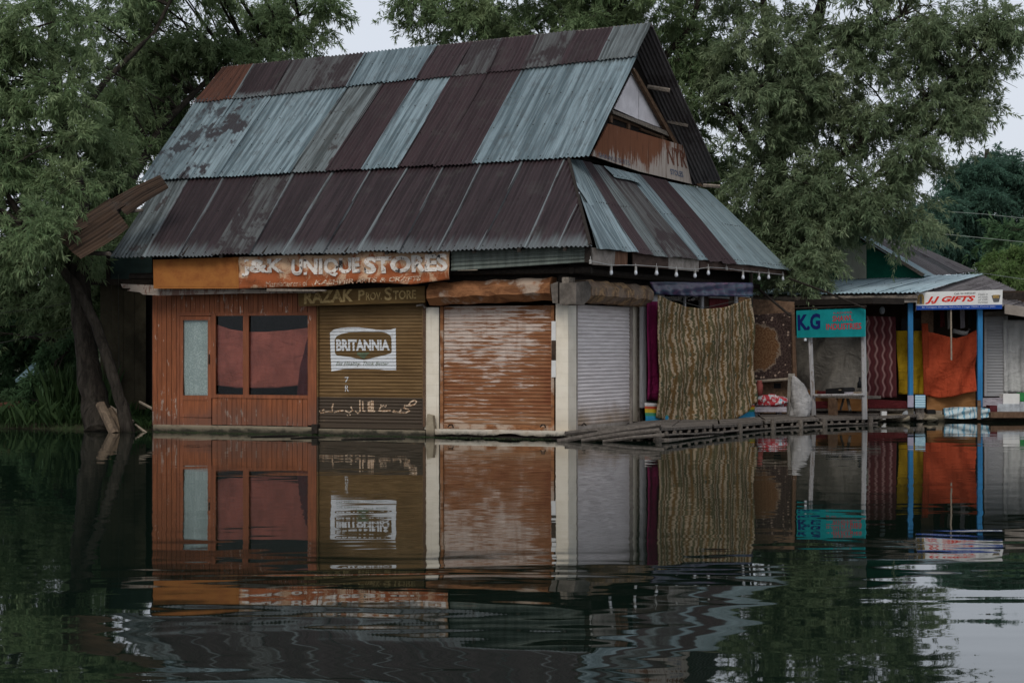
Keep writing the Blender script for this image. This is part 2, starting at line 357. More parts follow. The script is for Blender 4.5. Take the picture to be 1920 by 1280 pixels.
    # --- glass, bulbs, others
    m = M('glass'); n = m.noise(m.pos((3, 3, 3)), 1, 3)
    tr_ = m.n('BsdfTransparent'); m.put(tr_.inputs[0], m.mix(n, (.80, .84, .84), (.9, .92, .92)))
    gl_ = m.n('BsdfGlossy'); gl_.inputs['Roughness'].default_value = .03; fr_ = m.n('Fresnel'); fr_.inputs[0].default_value = 1.28
    ms_ = m.n('MixShader'); m.t.links.new(fr_.outputs[0], ms_.inputs[0]); m.t.links.new(tr_.outputs[0], ms_.inputs[1]); m.t.links.new(gl_.outputs[0], ms_.inputs[2])
    m.t.links.new(ms_.outputs[0], m.t.nodes['Material Output'].inputs[0])
    m = M('bulb_glass'); m.out((.55, .58, .62), .2, spec=.6)
    simple('bulb_socket', (.30, .29, .27), .6, .3); simple('wire_white', (.45, .45, .43), .6, .2); simple('wire_dark', (.05, .05, .045), .7)
    simple('wire_pale', (.22, .25, .22), .6, .1); simple('nail', (.02, .016, .015), .7)
    simple('black_stuff', (.014, .014, .015), .6, .2); simple('cream_panel', (.52, .52, .45), .8, .15, 4); simple('green_wall', (.014, .15, .10), .8, .3, 4)
    simple('red_plastic', (.30, .085, .07), .5, .15); simple('lavender_box', (.34, .32, .40), .6, .15); simple('pale_box', (.40, .43, .46), .6, .3, 8)
    simple('maroon_box', (.085, .018, .022), .7); simple('green_plastic', (.03, .20, .06), .5); simple('tent_blue', (.36, .52, .58), .6, .3, 5)
    simple('boat_brown', (.16, .07, .05), .7); simple('interior_dark', (.018, .015, .013), .9, .3)
    simple('interior_brown', (.05, .034, .024), .9, .4, 4)
    m = M('ground_soil'); n = m.noise(m.pos((1.5, 1.5, 1.5)), 1, 6, .7); f = m.noise(m.pos((14, 14, 14)), 1, 5, .7)
    c = m.mix(m.step(n, .4, .6), (.035, .03, .02), (.03, .05, .018)); m.out(m.mix(m.step(f, .4, .7, 0, .6), c, (.06, .055, .035)), .95, (f, .05))

    # --- leaves
    def leaf(name, a, b, pale, tr=.42):
        m = M(name); g = m.n('NewGeometry'); r = g.outputs['Random Per Island']
        c = m.mix(r, a, b); big = m.noise(m.pos((.8, .8, .8)), 1, 3, .6)
        c = m.mix(m.step(big, .46, .70, 0, .7), c, pale); c = m.mix(m.step(big, .30, .48, .40, 0), c, tuple(x * .55 for x in a))
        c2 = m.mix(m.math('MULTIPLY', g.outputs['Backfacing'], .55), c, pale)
        m.out(c2, .6, spec=.10)
        t = m.n('BsdfTranslucent'); m.put(t.inputs[0], m.mix(.4, c, pale)); ms = m.n('MixShader'); ms.inputs[0].default_value = tr
        o = m.t.nodes['Material Output']
        m.t.links.new(m.b.outputs[0], ms.inputs[1]); m.t.links.new(t.outputs[0], ms.inputs[2]); m.t.links.new(ms.outputs[0], o.inputs[0])
    leaf('leaf_willow', (.105, .172, .078), (.19, .265, .126), (.275, .34, .178))
    leaf('leaf_grey', (.115, .172, .090), (.205, .265, .146), (.30, .35, .21))
    leaf('leaf_dark', (.036, .085, .036), (.072, .135, .058), (.10, .16, .08))
    leaf('leaf_hazed', (.040, .095, .066), (.072, .145, .098), (.10, .17, .125))  # lighter and bluer: distance haze painted into the leaf colour
    leaf('leaf_fresh', (.07, .13, .035), (.12, .19, .055), (.16, .21, .09))
    leaf('reed', (.022, .050, .018), (.050, .092, .030), (.06, .10, .042))

    # --- water: dark lake, faint ripples everywhere, a slow swell on the open water
    m = M('water_surface')
    g = m.n('NewGeometry'); p = g.outputs['Position']; s3 = m.sep(p)
    fine = m.noise(m.map(p, (1.1, 3.2, 1)), 1.0, 2, .5)
    ripp = m.noise(m.map(p, (.75, 1.15, 1), (5, 2, 0)), 1.0, 2, .5)
    swell = m.noise(m.map(p, (.28, .75, 1), (1.3, 7, 0)), 1.0, 2, .4, .6)
    patch = m.step(m.noise(m.map(p, (.10, .20, 1), (2, 2, 0)), 1, 2, .5), .40, .62)
    near = m.step(s3[1], 10.0, 17.5, 1.0, 0.0)
    far = m.step(s3[1], 15.0, 27.0, 0.35, 1.0)
    h = m.math('MULTIPLY', fine, m.math('MULTIPLY', far, .0009))
    h = m.math('ADD', h, m.math('MULTIPLY', ripp, .0046))
    h = m.math('ADD', h, m.math('MULTIPLY', m.math('MULTIPLY', swell, near), m.math('ADD', m.math('MULTIPLY', patch, .012), .007)))
    q = m.n('Bump'); m.put(q.inputs['Height'], h); q.inputs['Distance'].default_value = 1.0; q.inputs['Strength'].default_value = 1.0
    m.t.links.new(q.outputs[0], m.b.inputs['Normal'])
    m.b.inputs['Base Color'].default_value = (.004, .009, .006, 1); m.b.inputs['Roughness'].default_value = .02
    m.b.inputs['IOR'].default_value = 1.333; m.b.inputs['Specular IOR Level'].default_value = .5
build_materials()
MT = M.all

# ------------------------------------------------------------------ mesh and object helpers
WL = {}                                     # world position of every object's origin
def reg(o, parent, loc):
    C.objects.link(o); WL[o.name] = V(loc)
    if parent is not None:
        o.parent = parent; o.location = V(loc) - WL[parent.name]
    else: o.location = V(loc)
    return o
def tag(o, label=None, cat=None, group=None, kind=None):
    if label: o['label'] = label
    if cat: o['category'] = cat
    if group: o['group'] = group
    if kind: o['kind'] = kind
    return o
def empty(name, loc, label, cat, group=None):
    o = bpy.data.objects.new(name, None); o.empty_display_size = .2
    return tag(reg(o, None, loc), label, cat, group)
def dup(o, delta, parent='same'):
    c = o.copy(); p = o.parent if parent == 'same' else parent
    return reg(c, p, WL[o.name] + V(delta))

class MB:
    def __init__(s): s.v = []; s.f = []; s.uv = {}; s.nv = {}
    def box(s, o, a, b, c):
        k = len(s.v); o, a, b, c = V(o), V(a), V(b), V(c)
        s.v += [o, o + a, o + a + b, o + b, o + c, o + a + c, o + a + b + c, o + b + c]
        fl = [(0, 3, 2, 1), (4, 5, 6, 7), (0, 1, 5, 4), (1, 2, 6, 5), (2, 3, 7, 6), (3, 0, 4, 7)]
        if a.cross(b).dot(c) < 0: fl = [q[::-1] for q in fl]
        s.f += [tuple(k + i for i in q) for q in fl]; return s
    def prism(s, pts, ext):
        k = len(s.v); n = len(pts); e = V(ext); pts = [V(p) for p in pts]
        nn = V((0, 0, 0))
        for i in range(n): nn += (pts[i] - pts[0]).cross(pts[(i + 1) % n] - pts[0])
        if nn.dot(e) > 0: pts = pts[::-1]
        s.v += pts + [p + e for p in pts]
        s.f += [tuple(range(k, k + n)), tuple(range(k + 2 * n - 1, k + n - 1, -1))]
        s.f += [(k + i, k + n + i, k + n + (i + 1) % n, k + (i + 1) % n) for i in range(n)]; return s
    def tube(s, pts, rad, seg=8, jit=0.0, caps=True):
        pts = [V(p) for p in pts]; k = len(s.v); n = len(pts)
        if not isinstance(rad, (list, tuple)): rad = [rad] * n
        up = V((0.3, 0.2, 1)).normalized()
        for i, p in enumerate(pts):
            d = (pts[min(i + 1, n - 1)] - pts[max(i - 1, 0)]).normalized()
            a = d.cross(up if abs(d.dot(up)) < .95 else V((1, 0, 0))).normalized(); b = d.cross(a)
            for j in range(seg):
                t = 2 * math.pi * j / seg; r = rad[i] * (1 + random.uniform(-jit, jit))
                s.v.append(p + (a * math.cos(t) + b * math.sin(t)) * r)
        for i in range(n - 1):
            for j in range(seg):
                q = (j + 1) % seg; s.f.append((k + i * seg + j, k + (i + 1) * seg + j, k + (i + 1) * seg + q, k + i * seg + q))
        if caps:
            s.f.append(tuple(k + j for j in range(seg))); s.f.append(tuple(k + (n - 1) * seg + j for j in reversed(range(seg))))
        return s
    def grid(s, fn, nu, nv, su=1.0, sv=1.0):     # fn(u,v) -> point; UV in metres (su, sv) and normalised
        k = len(s.v)
        for j in range(nv + 1):
            for i in range(nu + 1): s.v.append(V(fn(i / nu, j / nv)))
        for j in range(nv):
            for i in range(nu):
                a = k + j * (nu + 1) + i; f = (a, a + 1, a + nu + 2, a + nu + 1)
                s.uv[len(s.f)] = [(i / nu, j / nv), ((i + 1) / nu, j / nv), ((i + 1) / nu, (j + 1) / nv), (i / nu, (j + 1) / nv)]
                s.nv[len(s.f)] = (su, sv); s.f.append(f)
        return s
    def mesh(s, name, mat, smooth=False, origin=None):
        v = np.array([tuple(p) for p in s.v], dtype=float)
        if origin is None:
            mn, mx = v.min(0), v.max(0); origin = ((mn[0] + mx[0]) / 2, (mn[1] + mx[1]) / 2, mn[2])
        me = bpy.data.meshes.new(name); me.from_pydata((v - np.array(origin)).tolist(), [], s.f)
        if s.uv:
            l1 = me.uv_layers.new(name='UVMap'); l2 = me.uv_layers.new(name='norm')
            for pi, p in enumerate(me.polygons):
                q = s.uv.get(pi)
                if q:
                    su, sv = s.nv[pi]
                    for li, (a, b) in zip(p.loop_indices, q):
                        l1.data[li].uv = (a * su, b * sv); l2.data[li].uv = (a, b)
        me.materials.append(MT[mat])
        if smooth: me.polygons.foreach_set('use_smooth', [True] * len(me.polygons))
        me.update(); return me, V(origin)
    def build(s, name, mat, parent=None, smooth=False, label=None, cat=None, group=None, kind=None):
        me, o = s.mesh(name, mat, smooth)
        return tag(reg(bpy.data.objects.new(name, me), parent, o), label, cat, group, kind)

def pxbox(pl, x0, y0, x1, y1, d, off=0.0, jit=0.0):
    """box on a vertical plane covering that pixel rectangle; d thick towards the camera from off"""
    xm = (x0 + x1) / 2
    o2 = off + d
    a, b = pl.s_of(x0, o2), pl.s_of(x1, o2); zt, zb = pl.z_of(xm, y0, o2), pl.z_of(xm, y1, o2)
    p = pl.pt(a, zb, off)
    return MB().box(p, pl.d * (b - a), pl.n * d, V((0, 0, zt - zb)))
def pxprism(pl, pts, d, off=0.0):
    return MB().prism([pl.px(x, y, off + d) for x, y in pts], -pl.n * d)
def loft(pl, top, bot, nu, nv, fold=0.02, nf=5, off=0.0, ph=0.0, seed=1, wrinkle=.012):
    """cloth hung between two pixel polylines on a vertical plane"""
    r = random.Random(seed); T = [pl.px(x, y, off) for x, y in top]; B = [pl.px(x, y, off) for x, y in bot]
    def along(P, u):
        L = [0]
        for i in range(1, len(P)): L.append(L[-1] + (P[i] - P[i - 1]).length)
        t = u * L[-1]
        for i in range(1, len(P)):
            if t <= L[i] + 1e-9:
                return P[i - 1].lerp(P[i], (t - L[i - 1]) / max(1e-6, L[i] - L[i - 1]))
        return P[-1]
    k = [(r.uniform(2, 14), r.uniform(-9, 9), r.uniform(0, 6.3), r.uniform(.3, 1)) for _ in range(6)]
    def fn(u, v):
        p = along(B, u).lerp(along(T, u), v)
        f = fold * math.sin(u * nf * 6.283 + ph + .8 * math.sin(v * 3 + ph)) * (1 - .55 * v)
        for a, b, c, w_ in k: f += wrinkle * w_ * math.sin(a * u + b * v + c) * .5
        return p + pl.n * f
    su = sum((T[i] - T[i - 1]).length for i in range(1, len(T))); sv = (T[0] - B[0]).length
    return MB().grid(fn, nu, nv, su, sv)
def cloth(name, mat, pl, top, bot, label, cat, nu=36, nv=30, parent=None, group=None, **kw):
    o = loft(pl, top, bot, nu, nv, **kw).build(name, mat, parent, True, label, cat, group)
    md = o.modifiers.new('thickness', 'SOLIDIFY'); md.thickness = .008; return o

def sheet(parent, bl, br, tr, tl, mat, pitch=.078, amp=.0155, lift=0.0, rows=4, name='roof_sheet', clip=None, sag=.0, overlap=True, up=True):
    bl, br, tr, tl = V(bl), V(br), V(tr), V(tl)
    if overlap:
        br = br + (br - bl).normalized() * .05; tr = tr + (tr - tl).normalized() * .05
    n = (br - bl).cross(tl - bl).normalized()
    if (n.z < 0) == up: n = -n
    wdt = (br - bl).length; nw = max(1, round(wdt / pitch)); hgt = ((tl - bl).length + (tr - br).length) / 2
    j1, j2, ph = random.uniform(-.025, .04), random.uniform(-.025, .04), random.uniform(0, 6.28); cu = random.uniform(0, .022) if random.random() < .4 else 0; sk = random.uniform(-.015, .015)
    def fn(u, v):
        p = bl.lerp(br, u).lerp(tl.lerp(tr, u), v)
        s = amp * math.sin(6.2832 * nw * u) + lift + .010 * u + sag * math.sin(3.14 * v) * math.sin(2 * u + ph) + .008 * math.sin(5 * v + ph) + cu * (1 - v) ** 4 * (u - .4)
        p = p + (br - bl).normalized() * (sk * v + .006 * math.sin(7 * v + ph))
        if v == 0: p = p + (bl - tl).normalized() * (j1 + (j2 - j1) * u + .008 * math.sin(9 * u + ph))
        return p + n * s
    mb = MB().grid(fn, nw * 6, rows, wdt, hgt)
    o = mb.build(name, mat, parent, True)
    if clip:
        bm = bmesh.new(); bm.from_mesh(o.data)
        for co, no in clip:
            bmesh.ops.bisect_plane(bm, geom=bm.verts[:] + bm.edges[:] + bm.faces[:], plane_co=V(co) - WL[o.name], plane_no=no, clear_outer=True)
        bm.to_mesh(o.data); bm.free()
    return o, n

def textmesh(txt, bold=0.0, shear=0.0, spacing=1.0):
    cu = bpy.data.curves.new('txt', 'FONT'); cu.body = txt; cu.offset = bold; cu.shear = shear; cu.space_character = spacing
    cu.resolution_u = 3; cu.align_x = 'LEFT'
    ob = bpy.data.objects.new('txt', cu); C.objects.link(ob)
    bpy.context.view_layer.update()
    dg = bpy.context.evaluated_depsgraph_get(); me = bpy.data.meshes.new_from_object(ob.evaluated_get(dg))
    v = [(p.co.x, p.co.y) for p in me.vertices]; f = [tuple(p.vertices) for p in me.polygons]
    bpy.data.objects.remove(ob); bpy.data.curves.remove(cu); bpy.data.meshes.remove(me)
    a = np.array(v); mn, mx = a.min(0), a.max(0)
    return (a - mn) / (mx - mn), f
def lettering(parent, txt, quad, pl, off, mat, bold=.02, shear=0.0, warp=None, name='lettering', spacing=1.0, thick=.003):
    """quad = pixel corners tl, tr, br, bl"""
    v, f = textmesh(txt, bold, shear, spacing); tl, tr, br, bl = [V((q[0], q[1], 0)) for q in quad]
    mb = MB()
    for x, y in v:
        p = bl.lerp(br, x).lerp(tl.lerp(tr, x), y); q = pl.px(p.x, p.y, off)
        if warp: q = warp(q, x, y)
        mb.v.append(q)
    mb.f = f; o = mb.build(name, mat, parent)
    return o

# ------------------------------------------------------------------ water and ground
mb = MB(); mb.v = [V((-150, -30, 0)), V((150, -30, 0)), V((150, 140, 0)), V((-150, 140, 0))]; mb.f = [(0, 1, 2, 3)]
mb.build('water', 'water_surface', kind='structure')
shore = [(-400, 37.5), (-60, 37.0), (-25, 35.8), (-12, 35.3), (-9.3, 35.2), (-8.2, 34.9), (-7.3, 34.45), (-6.7, 34.35), (-6.0, 35.6), (0, 34.5), (1.5, 34.6), (4.0, 38.6), (6.0, 39.8), (8.0, 39.4), (9.5, 39.0), (12, 38.9), (18, 39.2), (40, 40), (400, 40)]
mb = MB(); n = len(shore)
for k, (dy, z) in enumerate([(-1.2, -.5), (-.15, -.04), (.15, .06), (1.0, .14), (6, .22), (30, .5), (900, 6)]):
    for i, (x, y) in enumerate(shore):
        j = 0 if k > 4 else .03 * math.sin(i * 7.3 + k)
        mb.v.append(V((x, y + dy, z + j)))
for k in range(6):
    for i in range(n - 1): mb.f.append((k * n + i, k * n + i + 1, (k + 1) * n + i + 1, (k + 1) * n + i))
mb.build('ground', 'ground_soil', kind='structure', smooth=True)

# ------------------------------------------------------------------ the old shop building on the water
U = V((math.cos(math.radians(21)), -math.sin(math.radians(21)), 0))     # along the front, to the right
CX, CY = (1065 - 960) / FPX * 31.2, 31.2
FR = Pl((CX, CY), (U.x, U.y))
RT = Pl((CX, CY), (.45, .893))
A_ = at(1110, 293, 33.1); FOLD = Pl((A_.x, A_.y), (U.x, U.y))
Rr = at(1222, 52, 35.9); RIDGE = Pl((Rr.x, Rr.y), (U.x, U.y)); Rl = RIDGE.px(420, 134)
Bq = at(1352, 345, 38.7)
El, Er = at(205, 483, 33.56), at(1107, 463, 30.3)
H1 = FOLD.px(1065, 297); H2 = at(1325, 357, 39.44)
ERs, ERe = at(1112, 466, 30.42), at(1480, 505, 39.3)

B = empty('shop_building', (CX, CY, 0), 'large old lakeside shop building with patchwork tin roof and shuttered fronts', 'building')
T0 = FR.s_of(285)                           # left end of the front wall
# hidden walls that close the building
wl = FR.pt(T0, 0); rend = RT.pt(9.0, 0)
bl_ = wl + V((.45, .893, 0)) * 8.8
def wallbox(p, q, z0, z1, t, inward):
    return MB().box(p + V((0, 0, z0)), q - p, inward * t, V((0, 0, z1 - z0)))
wallbox(wl, bl_, -.3, 3.6, .1, U).build('side_wall', 'wood_dark', B)
wallbox(bl_, rend, -.3, 3.6, .1, -V((.45, .893, 0))).build('rear_wall', 'wood_dark', B)
wallbox(RT.pt(3.0, 0, -1.3), RT.pt(8.95, 0, -1.3), -.3, 3.55, .1, -RT.n).build('inner_wall', 'interior_brown', B)
wallbox(RT.pt(3.0, 0, -1.3), RT.pt(3.0, 0, -.02), -.3, 3.55, .1, -RT.d).build('inner_wall', 'interior_brown', B)
# dark backing boards added under the eaves to block the light
wallbox(FR.pt(T0 + .02, 0, -.02), FR.pt(-.12, 0, -.02), 2.40, 3.58, .06, -FR.n).build('backing_wall', 'wood_dark', B)
wallbox(RT.pt(.12, 0, -.02), RT.pt(8.95, 0, -.02), 2.52, 3.58, .06, -RT.n).build('backing_wall', 'wood_dark', B)
MB().prism([FR.pt(T0 + .1, .10, -.12), FR.pt(-.3, .10, -.12), RT.pt(8.8, .10, -.2), bl_ + U * .15 + V((0, -.2, .10))], V((0, 0, -.3))).build('floor_slab', 'interior_dark', B)
MB().prism([FR.pt(T0 + .1, 3.55, -.12), FR.pt(-.3, 3.55, -.12), RT.pt(8.8, 3.55, -.2), bl_ + U * .15 + V((0, -.2, 3.55))], V((0, 0, .03))).build('ceiling', 'interior_dark', B)

# --- orange boarded shop front
fw = MB()
def addbox(m2, pl, x0, y0, x1, y1, d, off):
    q = pxbox(pl, x0, y0, x1, y1, d, off); k = len(m2.v); m2.v += q.v; m2.f += [tuple(i + k for i in f) for f in q.f]
addbox(fw, FR, 287, 548, 592, 587, .03, -.05); addbox(fw, FR, 287, 588, 330, 796, .03, -.05); addbox(fw, FR, 398, 744, 590, 796, .03, -.05)
front = fw.build('front_wall', 'wood_dark', B)
def planks(x0, x1, ytop, ybot):
    s0, s1 = FR.s_of(x0), FR.s_of(x1); n_ = max(1, round((s1 - s0) / .099)); w_ = (s1 - s0) / n_
    zt, zb = FR.z_of((x0 + x1) / 2, ytop), FR.z_of((x0 + x1) / 2, ybot)
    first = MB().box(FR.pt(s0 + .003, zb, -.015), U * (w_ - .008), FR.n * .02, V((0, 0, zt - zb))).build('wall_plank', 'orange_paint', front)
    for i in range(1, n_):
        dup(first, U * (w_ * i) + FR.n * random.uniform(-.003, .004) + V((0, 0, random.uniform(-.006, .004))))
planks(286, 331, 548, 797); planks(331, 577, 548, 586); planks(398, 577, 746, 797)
for (x0, y0, x1, y1, d) in [(577, 572, 593, 797, .035), (396, 587, 404, 746, .03), (455.5, 592, 466, 740, .025), (404, 586, 577, 591.5, .022), (404, 740, 577, 746.5, .03), (331, 586, 396, 592, .03), (331, 592, 336.5, 797, .03)]:
    pxbox(FR, x0, y0, x1, y1, d, -.01).build('window_frame' if x0 > 400 else 'door_frame', 'orange_trim', front)
for x0, x1 in ((404, 455.5), (466, 577)):
    pxbox(FR, x0, 591.5, x1, 740, .005, -.03).build('window_pane', 'glass', front)
dr = MB()
for q in [(337, 593, 343, 782), (389.5, 593, 396, 782), (343, 593, 389.5, 600), (343, 741, 389.5, 750), (343, 776, 389.5, 782)]: addbox(dr, FR, *q, .03, -.02)
door = dr.build('door', 'orange_trim', B)
pxbox(FR, 343, 600, 389.5, 741, .005, -.01).build('door_pane', 'glass', door)
pxbox(FR, 343, 750, 389.5, 776, .012, -.01).build('door_panel', 'orange_paint', door)
pxbox(FR, 337, 783, 396, 797, .02, -.01).build('door_sill', 'orange_paint', B)
MB().tube([FR.px(392, 664, .02), FR.px(392, 672, .03), FR.px(392, 682, .02)], .012, 6).build('handle', 'wood_dark', door)
cloth('lace_curtain', 'cloth_lace', FR, [(341, 597), (394, 597)], [(346, 743), (393, 743)], 'white lace curtain behind the glass of the orange door', 'curtain', nf=5, fold=.010, off=-.045, nu=40)
cloth('rose_curtain', 'cloth_rose', FR, [(404, 607), (430, 617), (462, 622), (500, 622), (540, 619), (578, 614)], [(404, 722), (440, 727), (480, 727), (520, 727), (577, 720)], 'dull rose cloth strung across the shop window', 'curtain', nf=5, fold=.022, off=-.10, wrinkle=.03)
cloth('rose_curtain', 'cloth_maroon', FR, [(562, 690), (580, 620)], [(556, 745), (580, 745)], 'dark red cloth corner hanging beside rose window cloth', 'curtain', nf=2, fold=.006, off=-.05, nu=12, nv=12)

# plinths of concrete under the fronts
pl1 = pxbox(FR, 287, 798, 590, 815, .09, -.05); 
for v_ in pl1.v:
    if v_.z < .1: v_.z = -.3
pl1.build('plinth', 'concrete', B)
pxbox(FR, 584, 795, 595, 812, .11, -.03).build('plinth_post', 'wood_dark', B)
q = pxbox(FR, 596, 805, 797, 816, .08, -.05)
for v_ in q.v:
    if v_.z < .1: v_.z = -.3
q.build('plinth', 'concrete', B)
# chipped white slab under the tiled shop
sl0, sl1 = FR.s_of(807, .12), .10; top_ = FR.z_of(930, 806, .12)
edge = [FR.pt(sl0, top_, .12), FR.pt(sl1, top_, .12)]
nn = 26
for i in range(nn + 1):
    t = i / nn; edge.append(FR.pt(sl1 + (sl0 - sl1) * t, .035 + random.uniform(0, .022) + (.03 if 9 < i < 14 else 0), .12))
MB().prism(edge, -FR.n * .2).build('threshold_slab', 'white_slab', B)
MB().prism([RT.pt(-.05, .105, .1), RT.pt(2.95, .105, .1), RT.pt(2.95, .02, .1), RT.pt(-.05, .02, .1)], -RT.n * .2).build('threshold_slab', 'concrete', B)
MB().box(FR.pt(sl0 + .03, -.3, 0), U * (-.1 - sl0), FR.n * .08, V((0, 0, .33))).build('foundation', 'wood_dark', B)

# --- roller shutters
def shutter(pl, x0, x1, ytop, ybot, n_, mat, railmat, off=-.05, parent=B, bulge=.013):
    a, b = pl.s_of(x0), pl.s_of(x1); xm = (x0 + x1) / 2; zt, zb = pl.z_of(xm, ytop), pl.z_of(xm, ybot)
    bar = MB(); bh = .085
    bar.box(pl.pt(a, zb, off), pl.d * (b - a), pl.n * .022, V((0, 0, bh)))
    bar.box(pl.pt(a - .055, zb, off - .02), pl.d * .052, pl.n * .075, V((0, 0, zt - zb)))
    bar.box(pl.pt(b + .003, zb, off - .02), pl.d * .052, pl.n * .075, V((0, 0, zt - zb)))
    sh = bar.build('roller_shutter', railmat, parent)
    h = (zt - zb - bh) / n_; prof = [(0, 0), (.10, .35), (.30, .9), (.5, 1), (.70, .9), (.90, .35), (1, 0)]
    mb2 = MB()
    for (f, w_) in prof:
        for s_ in (a, b): mb2.v.append(pl.pt(s_, zb + bh + f * h, off + w_ * bulge))
    for i in range(len(prof) - 1):
        q_ = (2 * i, 2 * i + 1, 2 * i + 3, 2 * i + 2); mb2.f.append(q_)
    o = mb2.build('slat', mat, sh, True)
    for i in range(1, n_):
        dup(o, V((0, 0, h * i)) + pl.n * random.uniform(-.0025, .0025))
    def surf(z):
        f = ((z - zb - bh) / h) % 1.0
        for i in range(len(prof) - 1):
            if prof[i][0] <= f <= prof[i + 1][0]:
                t = (f - prof[i][0]) / (prof[i + 1][0] - prof[i][0]); return off + bulge * (prof[i][1] + t * (prof[i + 1][1] - prof[i][1]))
        return off
    cuts = [zb + bh + h * (i + f) for i in range(n_) for f, _ in prof[:-1]]
    return sh, surf, cuts
S2, surf2, cuts2 = shutter(FR, 597, 791, 566, 803, 36, 'shutter_brown', 'shutter_brown')
S3, surf3, cuts3 = shutter(FR, 831, 1033, 573, 805, 32, 'shutter_rust', 'hood_rust')
S4, surf4, cuts4 = shutter(RT, 1083, 1184, 573, 803, 32, 'shutter_grey', 'fascia_pale')
for x_ in (845, 1018):
    MB().tube([FR.px(x_ - 5, 800, .02), FR.px(x_ - 2, 796, .035), FR.px(x_ + 3, 796, .035), FR.px(x_ + 5, 801, .02)], .013, 6).build('lock', 'wood_dark', S3)
for (y0, y1, mt) in ((602, 638, 'sign_white'), (638.5, 675, 'interior_brown'), (675.5, 707, 'sign_white')):
    pxbox(FR, 1034, y0, 1042, y1, .01, .01).build('painted_patch', mt, S3)
for x_ in (1095, 1178):
    MB().tube([RT.px(x_ - 4, 797, .01), RT.px(x_, 793, .03), RT.px(x_ + 4, 797, .01)], .012, 6).build('lock', 'wood_dark', S4)

def painted_on(parent, v2, faces, surf, cuts, eps, mat, name):
    """flat artwork (s, z on the shutter plane) laid onto the slats"""
    bm = bmesh.new(); vs_ = [bm.verts.new((x, 0, z)) for x, z in v2]
    for f in faces:
        try: bm.faces.new([vs_[i] for i in f])
        except ValueError: pass
    zs = [z for _, z in v2]; lo, hi = min(zs), max(zs)
    for c in cuts:
        if lo < c < hi: bmesh.ops.bisect_plane(bm, geom=bm.verts[:] + bm.edges[:] + bm.faces[:], plane_co=(0, 0, c), plane_no=(0, 0, 1))
    bm.verts.index_update(); mb2 = MB()
    mb2.v = [FR.pt(q_.co.x, q_.co.z, surf(q_.co.z) + eps) for q_ in bm.verts]; mb2.f = [tuple(q_.index for q_ in f.verts) for f in bm.faces]
    bm.free(); return mb2.build(name, mat, parent)
def sz(x, y): return (FR.s_of(x, -.04), FR.z_of(x, y, -.04))
def poly_on(parent, pts, eps, mat, name): return painted_on(parent, [sz(*p) for p in pts], [tuple(range(len(pts)))], surf2, cuts2, eps, mat, name)
def text_on(parent, txt, quad, eps, mat, bold=.02, name='lettering', shear=0):
    v, f = textmesh(txt, bold, shear); tl, tr, br, bl = [V((q_[0], q_[1], 0)) for q_ in quad]; pts = []
    for x, y in v:
        p = bl.lerp(br, x).lerp(tl.lerp(tr, x), y); pts.append(sz(p.x, p.y))
    return painted_on(parent, pts, f, surf2, cuts2, eps, mat, name)
Z4 = lambda x, y: (590 + x / 5.567, 590 + y / 5.567)
poly_on(S2, [Z4(*p) for p in [(160, 185), (200, 155), (270, 138), (360, 130), (460, 130), (560, 143), (640, 155), (720, 160), (790, 155), (846, 138), (848, 300), (851, 577), (740, 577), (640, 568), (520, 562), (400, 560), (300, 566), (235, 580), (175, 590), (168, 430)]], .003, 'print_white', 'painted_panel')
poly_on(S2, [Z4(*p) for p in [(210, 260), (230, 225), (280, 200), (360, 182), (500, 176), (700, 178), (750, 190), (790, 215), (802, 245), (805, 380), (795, 400), (740, 418), (640, 440), (560, 462), (515, 470), (460, 462), (380, 440), (290, 432), (235, 425), (213, 400)]], .006, 'print_brown', 'painted_badge')
text_on(S2, 'BRITANNIA', [Z4(225, 256), Z4(782, 262), Z4(785, 370), Z4(228, 376)], .009, 'print_white', .045)
text_on(S2, 'Eat Healthy, Think Better', [Z4(225, 488), Z4(775, 492), Z4(775, 535), Z4(225, 540)], .006, 'print_green', .0, shear=.3)
poly_on(S2, [Z4(*p) for p in [(440, 395), (580, 392), (545, 425), (515, 465), (480, 440), (450, 420)]], .0085, 'print_green', 'painted_badge')
text_on(S2, '7', [Z4(315, 650), Z4(356, 648), Z4(356, 705), Z4(315, 705)], .003, 'print_white', .0)
text_on(S2, 'R', [Z4(318, 735), Z4(354, 733), Z4(356, 800), Z4(318, 800)], .003, 'print_white', .0)
strokes = [[(975, 950), (1005, 908), (1042, 890), (1066, 905), (1045, 933), (1000, 948), (950, 950)], [(945, 938), (932, 972), (975, 985), (992, 1000), (950, 1024), (900, 1022), (815, 1010)], [(905, 985), (880, 1018), (845, 1012), (820, 996)],
           [(752, 942), (735, 958), (720, 945), (702, 956), (688, 938)], [(692, 958), (668, 1000), (720, 1004), (792, 996)], [(610, 898), (612, 1003)], [(595, 895), (597, 1000)], [(576, 902), (578, 1003)], [(560, 906), (561, 1002)],
           [(632, 1004), (555, 1004)], [(502, 900), (505, 1004), (530, 1004)], [(471, 890), (475, 1008), (450, 1027), (424, 1004)], [(378, 958), (396, 998), (360, 1020), (318, 1000)], [(338, 1052), (348, 1048)], [(366, 1046), (376, 1042)],
           [(300, 1000), (250, 1004), (200, 1018)], [(196, 925), (181, 968), (187, 1014), (140, 1010), (62, 1021), (45, 1000)], [(98, 985), (80, 1000)], [(268, 995), (258, 1003)]]
